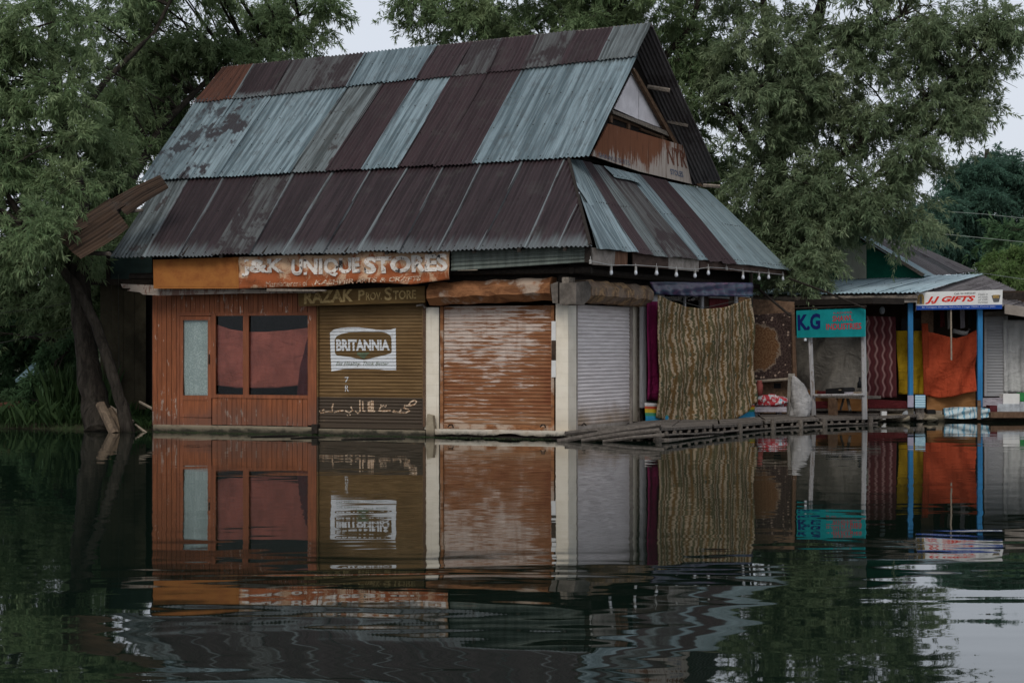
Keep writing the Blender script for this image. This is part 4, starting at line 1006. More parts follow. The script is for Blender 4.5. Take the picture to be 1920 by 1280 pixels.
def lump(name, mat, c, rx, ry, rz, label, cat, seed=1, rough=.18, parent=None, flat=.0):
    r = random.Random(seed); mb = MB(); nu, nv = 22, 12; ks = [(r.uniform(1, 4), r.uniform(1, 4), r.uniform(0, 6)) for _ in range(5)]
    for j in range(nv + 1):
        th = math.pi * j / nv
        for i in range(nu):
            ph = 2 * math.pi * i / nu; k = 1 + sum(rough / 5 * math.sin(round(a) * ph + b * th * 2 + c_) for a, b, c_ in ks)
            mb.v.append(V((c.x + rx * k * math.sin(th) * math.cos(ph), c.y + ry * k * math.sin(th) * math.sin(ph), c.z + max(-rz * (1 - flat), rz * k * math.cos(th)))))
    for j in range(nv):
        for i in range(nu):
            q = (i + 1) % nu; mb.f.append((j * nu + i, (j + 1) * nu + i, (j + 1) * nu + q, j * nu + q))
    return mb.build(name, mat, parent, True, label, cat)
lump('cloth_bundle', 'cloth_bundle', CS.px(1447, 753, .4), .34, .2, .14, 'red and pale blue printed cloth bundle on the low bench', 'bundle', 3, .3, None, .2)
MB().tube([CS.px(1424, 741, .2), CS.px(1424, 722, .2), CS.px(1424, 716, .2), CS.px(1424, 713, .2)], [.075, .075, .05, .055], 10).build('flask', 'red_plastic', None, True, 'dull red cylindrical flask standing behind the cloth bundle', 'flask')
# tall white sack tied to the post
sk = MB(); p = at(1499, 780, 36.9); z0 = p.z
prof = [(0, .20, .01), (.08, .21, .01), (.16, .20, .01), (.26, .20, .01), (.36, .19, .0), (.46, .175, -.01), (.56, .15, -.03), (.64, .12, -.05), (.71, .085, -.075), (.77, .045, -.10), (.80, .012, -.115)]
for zz_, rr, dx in prof:
    for j in range(18):
        t = 2 * math.pi * j / 18; r_ = rr * (.92 + .15 * math.sin(3 * t + zz_ * 5) + .10 * math.sin(7 * t + zz_ * 9) + .09 * math.sin(11 * t - zz_ * 21) + random.uniform(-.07, .07))
        sk.v.append(V((p.x + dx + r_ * math.cos(t), p.y + r_ * .8 * math.sin(t), z0 + zz_)))
for i in range(len(prof) - 1):
    for j in range(18):
        q = (j + 1) % 18; sk.f.append((i * 18 + j, i * 18 + q, i * 18 + 18 + q, i * 18 + 18 + j))
sk.build('white_sack', 'cloth_sack', None, True, 'tall crumpled whitish plastic sack standing on the deck by the brown post', 'sack')
cloth('brown_rag', 'cloth_tarp', CS, [(1478, 700), (1490, 700)], [(1474, 780), (1492, 784)], 'long brown rag hanging behind the white sack', 'cloth', nu=10, nv=16, nf=2, fold=.02, off=.35)

# ------------------------------------------------------------------ teal-signed shawl stall
KL, KR = at(1493, 632, 38.2), at(1623, 632, 36.6)
KG = Pl((KL.x, KL.y), (KR.x - KL.x, KR.y - KL.y))
kg = empty('shawl_stall', KG.px(1560, 780), 'small open stall framed by white posts under the teal sign', 'stall')
MB().tube([KG.px(1526, 779, -.08), KG.px(1522, 700, -.08), KG.px(1519, 630, -.08)], [.055, .048, .05], 7, .08).build('stall_post', 'white_paint', kg)
MB().tube([KG.px(1621, 786, -.08), KG.px(1620, 700, -.08), KG.px(1618, 580, -.08)], [.058, .055, .05], 7, .08).build('stall_post', 'white_paint', kg)
MB().tube([KG.px(1524, 741, -.02), KG.px(1620, 740, -.02)], .025, 6).build('stall_rail', 'white_paint', kg)
cloth('rear_tarpaulin', 'cloth_tarp', KG, [(1488, 630), (1622, 600)], [(1496, 742), (1560, 738), (1622, 734)], None, None, parent=kg, nf=2, fold=.03, off=-1.25, wrinkle=.14)
pxbox(KG, 1480, 732, 1624, 768, .04, -1.3).build('rear_board', 'wood_orange', kg)
pxbox(KG, 1489, 560, 1636, 571, .9, -1.25).build('awning_board', 'wood_dark', kg)
MB().tube([KG.px(1480, 522, -.1), KG.px(1550, 548, .1), KG.px(1622, 578, .15)], .022, 6).build('awning_pole', 'wood_dark', kg)
MB().tube([KG.px(1492, 578, .06), KG.px(1624, 574, .06)], .018, 6).build('awning_edge', 'wood_dark', kg)
MB().tube([KG.px(1424, 543, .3), KG.px(1482, 592, .1)], .03, 6).build('awning_pole', 'wood_dark', kg)
K = pxprism(KG, [(1493, 582), (1621, 577), (1621, 631), (1494, 633)], .03, .02).build('shawl_signboard', 'sign_teal', None, False, 'teal signboard with navy letters K.G and red lettering', 'sign')
lettering(K, 'K.G', [(1495, 590), (1538, 587), (1538, 617), (1496, 620)], KG, .0535, 'letter_navy', .04)
lettering(K, 'SHAWL', [(1561, 592), (1599, 590), (1599, 601), (1561, 603)], KG, .0535, 'letter_red', .02)
lettering(K, 'INDUSTRIES', [(1549, 607), (1615, 605), (1615, 617), (1549, 618)], KG, .0535, 'letter_red', .02)
lettering(K, 'KASHMIR', [(1563, 585), (1598, 583.5), (1598, 587.5), (1563, 589)], KG, .0535, 'letter_red', -.005)
MB().tube([KG.px(1510, 640, .03), KG.px(1510, 637, .03), KG.px(1511, 634, .03)], [.03, .035, .02], 8).build('light_bulb', 'bulb_glass', None, True, 'unlit bulb hanging below the teal sign', 'light bulb')
tb = empty('display_table', KG.px(1565, 780, -.5), 'rough wooden table inside the shawl stall', 'table')
pxbox(KG, 1500, 741, 1612, 746, .6, -.9).build('table_top', 'wood_grey', tb)
pxbox(KG, 1553, 746, 1564, 782, .1, -.35).build('leg', 'wood_brown', tb)
pxbox(KG, 1505, 746, 1511, 776, .07, -.85).build('leg', 'wood_brown', tb)
MB().tube([KG.px(1589, 746, -.5), KG.px(1594, 770, -.4)], .03, 6).build('leg', 'wood_grey', tb)
MB().tube([KG.px(1582, 746, -.7), KG.px(1576, 768, -.6)], .025, 6).build('leg', 'wood_grey', tb)
o_ = pxprism(KG, [(1548, 729), (1580, 726), (1583, 728), (1583, 737), (1548, 738)], .3, -.65).build('black_case', 'black_stuff', None, False, 'black case lying on the rough wooden table', 'case')
MB().tube([KG.px(1573, 731, -.33), KG.px(1577, 731, -.33)], .012, 6).build('latch', 'wood_pale', o_)
pxprism(KG, [(1583, 735), (1597, 740), (1597, 743), (1583, 741)], .25, -.6).build('cloth_pile', 'cloth_lilac', None, False, 'small pale folded cloth beside the black case', 'cloth')
p = KG.px(1612, 727, -1.0)
MB().tube([p, p + V((0, 0, .10)), p + V((0, 0, .15)), p + V((0, 0, .22))], [.05, .05, .02, .02], 8).build('dark_bottle', 'black_stuff', None, True, 'dark bottle standing at the back of the shawl stall', 'bottle')
bn = empty('plank_bench', KG.px(1650, 775, -.9), 'low plank bench covered in dark red cloth below the maroon curtain', 'bench')
JX = Pl((0, 39.9), (1, 0))
pxbox(JX, 1530, 766, 1702, 770, .5, .2).build('seat', 'wood_grey', bn)
for x_ in (1545, 1600, 1655, 1695): pxbox(JX, x_, 770, x_ + 6, 783, .08, .45).build('leg', 'wood_dark', bn)
pxprism(JX, [(1524, 753), (1620, 748), (1700, 752), (1702, 765), (1524, 765)], .45, .22).build('bench_cover', 'cloth_maroon', bn)
pxbox(JX, 1653, 771, 1663, 786, .15, 1.2).build('white_block', 'sign_white', None, False, 'small white block on the bank below the plank bench', 'block')
lump('grey_pot', 'pale_box', JX.px(1705, 778, 1.1), .15, .15, .11, 'rounded grey pot at the foot of the bright blue post', 'pot', 5, .05, None, .2)
# stones and a long plank at the landing
for i, (x_, y_, s_) in enumerate([(1640, 786, .16), (1672, 786, .14), (1690, 787, .18), (1745, 786, .15)]):
    pp = at(x_, y_, 38.2); pp.z = .05; lump('landing_stone', 'concrete', pp, s_, s_ * .8, s_ * .45, 'rough grey stone at the edge of the landing', 'stone', i + 20, .5).__setitem__('group', 'stones at the landing')
lp = MB(); p, q = at(1630, 789, 37.3), at(1722, 787, 38.4); p.z, q.z = .09, .10
lp.box(p, q - p, V((.05, .4, .0)), V((0, 0, .05))).build('landing_plank', 'wood_grey', None, False, 'long grey plank lying at the edge of the landing', 'plank')

# ------------------------------------------------------------------ the gift shop
JF = Pl((0, 38.6), (1, 0))                   # line of the blue posts
g = empty('gift_shop', at(1780, 770, 40.2), 'gift shop with pale blue tin porch, green gable and blue posts', 'building')
pb = Pl((0, 40.4), (1, 0))
pxprism(pb, [(1400, 545), (1945, 545), (1945, 790), (1400, 790)], .1, -.2).build('rear_wall', 'interior_brown', g)
MB().box(V((at(1945, 0, 40).x, 38.4, 0)), V((.1, 0, 0)), V((0, 2.4, 0)), V((0, 0, 2.6))).build('side_wall', 'wood_dark', g)
MB().box(V((7.0, 38.75, -.3)), V((4.8, 0, 0)), V((0, 3, 0)), V((0, 0, .43))).build('floor_slab', 'concrete', g)
for (x_, yt, yb, xb, mt) in [(1707.5, 566, 764, 1708, 'blue_paint'), (1838, 580, 786, 1838, 'blue_paint')]:
    MB().box(JF.px(xb - 4.5, yb), JF.px(xb + 4.5, yb) - JF.px(xb - 4.5, yb), V((0, .09, 0)), JF.px(x_ - 4.5, yt) - JF.px(xb - 4.5, yb)).build('blue_post', mt, g)
pxbox(JF, 1703.5, 765, 1713, 788, .12, -.15).build('post_base', 'concrete', g)
pxbox(JF, 1833, 750, 1839, 786, .05, .02).build('post_brace', 'wood_brown', g)
# porch roof
e0, e1, t0_, t1_ = at(1395, 553, 39.7), at(1722, 549, 38.2), at(1530, 523, 43.2), at(1842, 514, 41.6)
pr = MB().tube([e0 - Up * .08 + V((0, .1, 0)), e1 - Up * .08 + V((0, .1, 0))], .05, 6).build('porch_roof', 'beam_grey', g)
for i in range(8):
    sheet(pr, e0.lerp(e1, i / 8), e0.lerp(e1, (i + 1) / 8), t0_.lerp(t1_, (i + 1) / 8), t0_.lerp(t1_, i / 8), 'tin_porch', lift=.004 * (i % 2), amp=.012, pitch=.09)
NAILS = []
nails_on(e0, e1, t1_, t0_, V((0, 0, 1)), (.12, .5, .85), 4, pitch=.09, off=.02)
nb = MB()
for p, n_ in NAILS:
    a, b = V((.014, 0, 0)), V((0, .014, 0)); k = len(nb.v); nb.v += [p + a, p + b, p - a, p - b, p + n_ * .016]; nb.f += [(k, k + 1, k + 4), (k + 1, k + 2, k + 4), (k + 2, k + 3, k + 4), (k + 3, k, k + 4)]
nb.build('nail_head', 'nail', pr, kind='stuff')
f0, f1 = e0 + V((0, .12, -.03)), e1 + V((0, .12, -.03))
MB().prism([f0, f1, f1 - Up * .16, f0 - Up * .16], V((0, .03, 0))).build('porch_fascia', 'fascia_pale', g)
# right-hand slope, eave board
s0_, s1_, s2_, s3_ = at(1726, 549, 38.85), at(1990, 592, 38.85), at(1990, 588, 41.8), at(1843, 515, 41.6)
for i in range(5):
    sheet(pr, s0_.lerp(s1_, i / 5), s0_.lerp(s1_, (i + 1) / 5), s3_.lerp(s2_, (i + 1) / 5), s3_.lerp(s2_, i / 5), 'tin_far', lift=.004 * (i % 2))
pxprism(JF, [(1884, 570), (1960, 580), (1960, 600), (1884, 588)], .05, -.1).build('eave_board', 'fascia_pale', g)
pxbox(pb, 1440, 548, 1940, 562, .05, .3).build('lintel', 'wood_dark', g)
# gabled upper roof
r0, r1 = at(1602, 438, 42.2), at(1708, 456, 46.8); v0, v1 = at(1733, 519, 41.4), at(1826, 509, 45.8); w0, w1 = at(1470, 522, 43.2), at(1590, 512, 47.6)
ur_ = MB().tube([r0 - Up * .06, r1 - Up * .06], .05, 6).build('upper_roof', 'wood_dark', g)
for i in range(6):
    m_ = 'tin_porch' if i == 0 else ('tin_far' if i % 3 else 'tin_mixed')
    sheet(ur_, v0.lerp(v1, i / 6), v0.lerp(v1, (i + 1) / 6), r0.lerp(r1, (i + 1) / 6), r0.lerp(r1, i / 6), m_, lift=.006 * (i % 2))
    sheet(ur_, w0.lerp(w1, i / 6), w0.lerp(w1, (i + 1) / 6), r0.lerp(r1, (i + 1) / 6), r0.lerp(r1, i / 6), 'tin_far', lift=.006 * (i % 2))
gd = (v0 - w0).normalized(); GG = Pl((r0.x, r0.y + .25), (gd.x, gd.y))
gg = pxprism(GG, [(1604, 446), (1732, 520), (1732, 532), (1480, 532), (1480, 520)], .06, -.08).build('gable_wall', 'green_wall', g)
for i in range(4):
    x0_ = 1570 + i * 13.5; pxprism(GG, [(x0_, 462), (x0_ + 13, 458), (x0_ + 13, 528), (x0_, 528)], .03, .0).build('gable_plank', 'cream_panel', gg)
pxprism(GG, [(1604, 440), (1610, 440), (1734, 514), (1728, 518)], .04, .12).build('barge_board', 'beam_grey', gg)

S = pxprism(JF, [(1717, 548), (1880, 543), (1879, 579), (1718, 581)], .04, .12).build('gift_signboard', 'sign_white', None, False, 'white printed sign with red letters J.J GIFTS and blue foot band', 'sign')
pxprism(JF, [(1718, 573), (1879, 571), (1879, 579), (1718, 581)], .003, .161).build('blue_band', 'sign_blue', S)
lettering(S, 'J.J GIFTS', [(1737, 556), (1829, 554), (1827, 568), (1735, 570)], JF, .1625, 'letter_bright_red', .045, shear=.25)
lettering(S, 'Cell: 9419492660', [(1789, 549), (1829, 547.5), (1829, 551), (1789, 552.5)], JF, .1625, 'print_dark', .01)
for i, tx in enumerate(['Deals in', 'all kinds', 'of Gift', 'Varieties']):
    lettering(S, tx, [(1834, 550 + i * 5), (1852, 549.5 + i * 5), (1852, 553 + i * 5), (1834, 553.5 + i * 5)], JF, .1625, 'print_dark', .0, shear=.25)
lettering(S, 'Bo. Contgawa, Dal Lake, Nehru Park Srinagar 190001, Kashmir (J&K)', [(1729, 574.5), (1866, 573), (1866, 576.5), (1729, 578.5)], JF, .1655, 'print_pale', .005)
pxprism(JF, [(1719, 570), (1720, 556), (1724, 551), (1730, 551), (1733, 556), (1733, 570)], .003, .161).build('printed_picture', 'print_gold', S)
pxprism(JF, [(1724, 570), (1725, 556), (1728, 556), (1729, 570)], .002, .165).build('printed_picture', 'print_dark', S)
pxprism(JF, [(1859, 554), (1876, 553), (1873, 566), (1863, 566.5)], .003, .161).build('printed_picture', 'print_dark', S)
pxprism(JF, [(1861, 553), (1874, 552.5), (1873, 559), (1862, 559)], .002, .165).build('printed_picture', 'print_gold', S)
pxbox(JF, 1716, 545, 1719, 584, .03, .08).build('sign_bracket', 'wood_dark', S)

# shop contents under the porch
cloth('wave_curtain', 'cloth_waves', JX, [(1624, 592), (1679, 594)], [(1626, 746), (1681, 745)], 'maroon curtain with pale wavy stripes beside the shawl stall', 'curtain', nf=3, fold=.02, off=.3)
cloth('yellow_cloth', 'cloth_yellow', JX, [(1680, 620), (1737, 620)], [(1686, 739), (1735, 739)], 'mustard yellow cloth hanging behind the bright blue post', 'cloth', nf=2, fold=.03, off=.12, wrinkle=.07)
cloth('orange_cloth', 'cloth_orange', JX, [(1728, 620), (1760, 626), (1790, 634), (1812, 629), (1832, 618)], [(1738, 741), (1760, 746), (1790, 742), (1812, 736), (1829, 733)], 'large orange red cloth hung across the gift shop front', 'cloth', nf=2, fold=.03, off=.20, wrinkle=.11, nu=50, nv=40)
cloth('orange_cloth', 'cloth_orange_dark', JX, [(1728, 606), (1740, 606)], [(1732, 742), (1744, 742)], 'narrow dark orange cloth edge between yellow and orange cloths', 'cloth', nf=1, fold=.02, off=.23, nu=8)
pxbox(JX, 1738, 700, 1829, 769, .04, .02).build('shop_board', 'wood_orange', None, False, 'orange brown board wall below the orange cloth', 'board')
pxbox(JX, 1690, 596, 1727, 619, .02, .03).build('dark_window', 'black_stuff', None, False, 'dark opening above the yellow cloth', 'opening')
pxbox(JX, 1727, 570, 1750, 640, .03, .05).build('brown_board', 'wood_brown', None, False, 'brown board beside the dark opening above the orange cloth', 'board')
MB().tube([JX.px(1787, 620, .12), JX.px(1812, 626, .12), JX.px(1818, 616, .12)], [.05, .06, .03], 7).build('hanging_bag', 'cloth_sack', None, True, 'crumpled pale plastic bag hanging above the orange cloth', 'bag')
lump('hanging_lamp', 'pale_box', JX.px(1654, 582, .35), .06, .06, .08, 'small grey lamp under the porch roof', 'lamp', 4, .05)
MB().tube([JF.px(1783, 578, .1), JF.px(1784, 675, .1)], .018, 6).build('hanging_pole', 'wood_pale', None, False, 'pale pole hanging down in front of the orange cloth', 'pole')
o_ = pxbox(JF, 1702, 741, 1713, 763, .03, .11).build('white_notice', 'lavender_box', None, False, 'small blank white board fixed to the bright blue post', 'notice')
o_ = pxbox(JF, 1716, 740, 1735, 764, .03, .1).build('blue_notice', 'notice_blue', None, False, 'pale blue notice with lines of writing beside the blue post', 'notice')
pxbox(JF, 1718, 764, 1733, 786, .1, -.1).build('notice_stand', 'beam_grey', o_)
pxbox(JX, 1739, 768, 1754, 787, .2, .6).build('black_bin', 'black_stuff', None, False, 'black bin on the landing below the orange cloth', 'bin')
pxbox(JX, 1755, 770, 1770, 786, .2, .6).build('pale_carton', 'wood_pale', None, False, 'pale carton beside the black bin', 'carton')
cloth('striped_bundle', 'cloth_bluewhite', JF, [(1769, 765), (1800, 763), (1830, 763), (1856, 766)], [(1771, 784), (1810, 785), (1856, 782)], 'white plastic sheet with blue print wrapped over a box on the landing', 'cover', nf=4, fold=.02, off=.03, wrinkle=.03)
pxbox(JF, 1773, 767, 1853, 784, .3, -.32).build('landing_box', 'wood_grey', None, False, 'grey wooden box under the blue printed sheet', 'box')
pxbox(JF, 1856, 760, 1870, 780, .3, -.5).build('maroon_box', 'maroon_box', None, False, 'dark maroon box beside the blue printed sheet', 'box')
SF, sf_, cf_ = shutter(JX, 1844, 1878, 592, 742, 26, 'shutter_far', 'shutter_far', off=.25, parent=g)
pxprism(JX, [(1846, 585), (1884, 582), (1900, 585), (1890, 592), (1846, 594)], .3, .25).build('shutter_hood', 'dent_metal', g)
cloth('white_sheet', 'cloth_white', JX, [(1881, 600), (1950, 600)], [(1882, 735), (1950, 738)], 'off-white sheet hanging next to the grey roller shutter', 'cloth', nf=3, fold=.03, off=.3)
for i, (x0, y0, x1, y1, mt, lb) in enumerate([(1843, 746, 1880, 762, 'cloth_lilac', 'pale lilac crate below the grey roller shutter'), (1881, 738, 1912, 757, 'sign_white', 'white crate stacked below the white sheet'), (1870, 757, 1912, 772, 'pale_box', 'pale blue printed carton below the white crate'), (1913, 736, 1935, 752, 'green_plastic', 'green plastic tub beside the white crate'), (1913, 753, 1938, 772, 'pale_box', 'grey blue carton below the green tub')]):
    pxbox(JX, x0, y0, x1, y1, .3, .35 + .02 * i).build('crate' if i != 3 else 'green_tub', mt, None, False, lb, 'crate' if i != 3 else 'tub')
pxbox(JF, 1858, 773, 1960, 783, .5, -.3).build('landing_step', 'wood_brown', None, False, 'brown wooden step running along the landing below the crates', 'step')

# ------------------------------------------------------------------ left of the building
hut = empty('dark_hut', at(230, 770, 35.6), 'dark board hut in shade between the tree and the orange wall', 'hut')
HP = Pl((0, 35.8), (1, 0))
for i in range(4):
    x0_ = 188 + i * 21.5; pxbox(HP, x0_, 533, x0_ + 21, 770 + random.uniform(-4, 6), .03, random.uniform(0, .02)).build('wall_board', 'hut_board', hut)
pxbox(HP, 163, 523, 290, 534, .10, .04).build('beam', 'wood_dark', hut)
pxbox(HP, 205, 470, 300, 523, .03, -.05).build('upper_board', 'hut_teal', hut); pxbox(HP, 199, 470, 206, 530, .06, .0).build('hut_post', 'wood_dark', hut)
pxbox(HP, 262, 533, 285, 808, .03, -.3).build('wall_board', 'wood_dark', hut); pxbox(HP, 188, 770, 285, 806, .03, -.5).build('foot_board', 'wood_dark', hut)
MB().tube([HP.px(222, 515, .3), HP.px(223, 690, .3)], .006, 4).build('hanging_cord', 'wire_dark', hut)
# rusty sheets sliding off the side roof
sh_ = empty('fallen_tin', at(210, 420, 32.9), 'bent rusty brown tin sheets slipping off the side of the roof', 'tin sheet')
sheet(sh_, at(116, 452, 32.9), at(150, 487, 32.6), at(243, 428, 33.0), at(214, 388, 33.3), 'tin_brown', name='tin_sheet', overlap=False, amp=.018, sag=.03)
sheet(sh_, at(112, 440, 33.2), at(118, 452, 32.8), at(236, 384, 33.4), at(206, 372, 33.7), 'tin_brown', name='tin_sheet', overlap=False, amp=.018, sag=.02)
sheet(sh_, at(206, 376, 33.6), at(240, 404, 33.2), at(316, 352, 33.9), at(300, 328, 34.2), 'tin_brown', name='tin_sheet', overlap=False, amp=.018, sag=.03)
MB().tube([at(163, 474, 33.3), at(206, 476, 32.9)], .04, 6).build('support_pole', 'wood_grey', sh_)
MB().tube([at(232, 398, 33.4), at(268, 394, 33.3)], .03, 6).build('support_pole', 'wood_grey', sh_)
# split logs and sticks leaning by the trunk
for i, (a_, b_, r_, lb) in enumerate([((187, 757, 33.8), (214, 814, 33.5), .095, 'thick split log leaning against the willow trunk'), ((205, 768, 34.0), (232, 810, 33.8), .09, 'second leaning log behind the thick split log'), ((206, 762, 34.4), (250, 790, 34.2), .035, 'thin pale stick lying behind the leaning logs')]):
    p, q = at(*a_), at(*b_); MB().tube([p, p.lerp(q, .5), q], [r_ * .85, r_, r_ * .9], 7, .18).build('log' if i < 2 else 'stick', 'log_wood' if i < 2 else 'wood_pale', None, False, lb, 'log' if i < 2 else 'stick')
for i, (a_, b_, lb) in enumerate([((254, 796, 34.0), (275, 812, 33.8), 'pale stick lying at the foot of the orange wall'), ((262, 753, 34.4), (286, 766, 34.1), 'short broken stick poking out beside the orange wall')]):
    MB().tube([at(*a_), at(*b_)], .025, 5, .2).build('stick', 'wood_pale', None, False, lb, 'stick')
# pale tent roof behind the reeds, brown boat at the frame edge
tn = MB(); a_, b_, c_, d_ = at(28, 712, 41), at(118, 712, 40), at(112, 684, 41.6), at(62, 680, 42.4)
tn.prism([a_, b_, c_, d_], V((0, .05, -.05))).build('tent_roof', 'tent_blue', None, False, 'pale blue and white tarpaulin roof seen through the reeds', 'tent')
lb_ = MB()
for j, (z, w_) in enumerate([(-.1, .25), (.12, .42), (.28, .5)]):
    for k in range(9):
        t = k / 8; xx = -13.5 + 4.0 * t; ww = w_ * math.sin(math.pi * min(1, .12 + t * .95)) ** .5 if t < .98 else .03; lb_.v += [V((xx, 36.0 - ww, z + .22 * t * t)), V((xx, 36.0 + ww, z + .22 * t * t))]
for j in range(2):
    for k in range(8):
        a = j * 18 + k * 2; lb_.f += [(a, a + 2, a + 20, a + 18), (a + 1, a + 19, a + 21, a + 3)]
for k in range(8): lb_.f.append((36 + k * 2, 36 + k * 2 + 2, 36 + k * 2 + 3, 36 + k * 2 + 1))
lb_.build('rowing_boat', 'boat_brown', None, False, 'bow of a brown wooden boat at the reedy bank', 'boat')

# wires
for i, (pts, mt, lb) in enumerate([([(1780, 397, 60), (1850, 402, 58), (1990, 417, 55)], 'wire_pale', 'upper pale wire crossing in front of the far trees'), ([(1560, 420, 58), (1700, 432, 56), (1990, 461, 52)], 'wire_pale', 'middle pale wire running above the green gable'), ([(1700, 497, 48), (1840, 512, 44), (1990, 534, 42)], 'wire_pale', 'lowest pale wire passing over the porch roof ridge'),
                           ([(-40, 592, 37), (80, 577, 37), (160, 562, 36.6)], 'wire_dark', 'thin line running to the willow trunk'), ([(-40, 652, 37), (120, 617, 36.6), (165, 605, 36.2)], 'wire_dark', 'lower thin line running to the willow trunk')]):
    MB().tube([at(*p) for p in pts], .009 if i < 3 else .005, 5).build('overhead_wire', mt, None, False, lb, 'wire')

# ------------------------------------------------------------------ trees, bushes, reeds
def leaf_mesh(name, cen, rad, tufts, per, L, W, mat, parent, droop=.35, seed=0, spread=.85, **tg):
    r = np.random.default_rng(seed); cen = np.asarray(cen, float); rad = np.asarray(rad, float)
    per_s = 9; ns = int(np.ceil(tufts / per_s)); n = len(cen) * ns * per_s      # tufts strung along drooping sprays
    d = r.normal(size=(len(cen) * ns, 3)); d[:, 2] = d[:, 2] * .75 + .12; d /= np.linalg.norm(d, axis=1, keepdims=True)
    ci = np.repeat(np.arange(len(cen)), ns); sl = (.7 + .65 * r.random(len(d)))[:, None]
    t = (.18 + .82 * (np.arange(per_s) + .5) / per_s)[None, :, None] + r.normal(size=(len(d), per_s, 1)) * .04
    sag = np.array([0, 0, -1.0]) * droop * .95
    tp = (cen[ci][:, None, :] + (d * rad[ci] * sl)[:, None, :] * t + sag * (rad[ci] * sl)[:, None, :1] * t ** 2).reshape(-1, 3) + r.normal(size=(n, 3)) * .03
    ax = (d[:, None, :] * .7 + sag * t * 1.1).reshape(-1, 3) + r.normal(size=(n, 3)) * .30; ax[:, 2] -= droop * .5; ax /= np.linalg.norm(ax, axis=1, keepdims=True)
    k = np.repeat(np.arange(n), per); m = len(k)
    dr = ax[k] + r.normal(size=(m, 3)) * spread * .62; dr /= np.linalg.norm(dr, axis=1, keepdims=True)
    base = tp[k] + ax[k] * (r.random((m, 1)) * L * .9)
    sd = np.cross(dr, r.normal(size=(m, 3)) * .6 + np.array([0, 0, 1.0])); sd /= np.linalg.norm(sd, axis=1, keepdims=True) + 1e-9
    nn_ = np.cross(sd, dr); ll = L * (.65 + .6 * r.random((m, 1))); ww = W * (.7 + .5 * r.random((m, 1)))
    mid = base + dr * ll * .45 + nn_ * ll * .05; tip = base + dr * ll + np.array([0, 0, -1.0]) * ll * .12
    v = np.stack([base, mid + sd * ww * .5, tip, mid - sd * ww * .5], 1).reshape(-1, 3)
    org = np.array([v[:, 0].mean(), v[:, 1].mean(), v[:, 2].min()]); v = v - org
    me = bpy.data.meshes.new(name); me.vertices.add(len(v)); me.vertices.foreach_set('co', v.ravel())
    me.loops.add(4 * m); me.loops.foreach_set('vertex_index', np.arange(4 * m)); me.polygons.add(m)
    me.polygons.foreach_set('loop_start', np.arange(m) * 4)
    me.materials.append(MT[mat]); me.update(calc_edges=True)
    o = reg(bpy.data.objects.new(name, me), parent, V(org)); return tag(o, **tg)
TREE_SEED = [100]
def tree(name, label, limbs, regions, mat, cr=(.42, .70), tufts=117, per=8, L=.142, W=.029, group=None, cat='tree', droop=.35, twig=.014):
    """limbs: polylines of (px, py, Y, radius); regions: (px, py, rx, ry, Y, dY, number of leaf clumps)"""
    TREE_SEED[0] += 1; r = random.Random(TREE_SEED[0]); b = at(*limbs[0][0][:3]); b.z = min(b.z, .2)
    T = empty(name, b, label, cat, group)
    tk = MB(); nodes = []
    for li in limbs:
        pts = [at(x, y, Y) for x, y, Y, _ in li]; rad = [q[3] for q in li]; P, R = [], []
        for i in range(len(pts) - 1):
            for s in range(4):
                t = s / 4; P.append(pts[i].lerp(pts[i + 1], t) + V((r.uniform(-1, 1), r.uniform(-1, 1), 0)) * rad[i] * .12); R.append(rad[i] + (rad[i + 1] - rad[i]) * t)
        P.append(pts[-1]); R.append(rad[-1]); tk.tube(P, R, 9 if max(R) > .08 else 6, .10); nodes += list(zip(P, R))
    tk.build('trunk', 'bark', T, True)
    cen, rd = [], []; br = MB()
    for (x, y, rx, ry, Y, dY, n) in regions:
        for _ in range(n):
            while True:
                a, bb, c = r.uniform(-1, 1), r.uniform(-1, 1), r.uniform(-1, 1)
                if a * a + bb * bb + c * c < 1: break
            p = at(x + a * rx, y + bb * ry, Y + c * dY); q = r.uniform(*cr)
            if p.z < q * .6: p.z = q * .6
            cen.append(tuple(p)); rd.append((q * r.uniform(.9, 1.3), q * r.uniform(.9, 1.3), q * r.uniform(.65, .95)))
            near, rn = min(nodes, key=lambda nd: (nd[0] - p).length + (0 if nd[0].z < p.z + .3 else .8))
            mid = near.lerp(p, .5) + V((r.uniform(-.15, .15), r.uniform(-.15, .15), r.uniform(.0, .25)))
            br.tube([near, near.lerp(mid, .5), mid, p], [min(rn, twig * 2.4), twig * 1.7, twig * 1.2, twig * .5], 5, .1)
            for _k in range(3):
                e_ = p + V((r.uniform(-1, 1), r.uniform(-1, 1), r.uniform(-.8, .6))) * q; br.tube([mid.lerp(p, .6), e_], [twig * .6, twig * .25], 4)
    if br.v: br.build('branch', 'bark', T, True, kind='stuff')
    leaf_mesh('crown', cen, rd, tufts, per, L, W, mat, T, droop, TREE_SEED[0], kind='stuff')
    return T
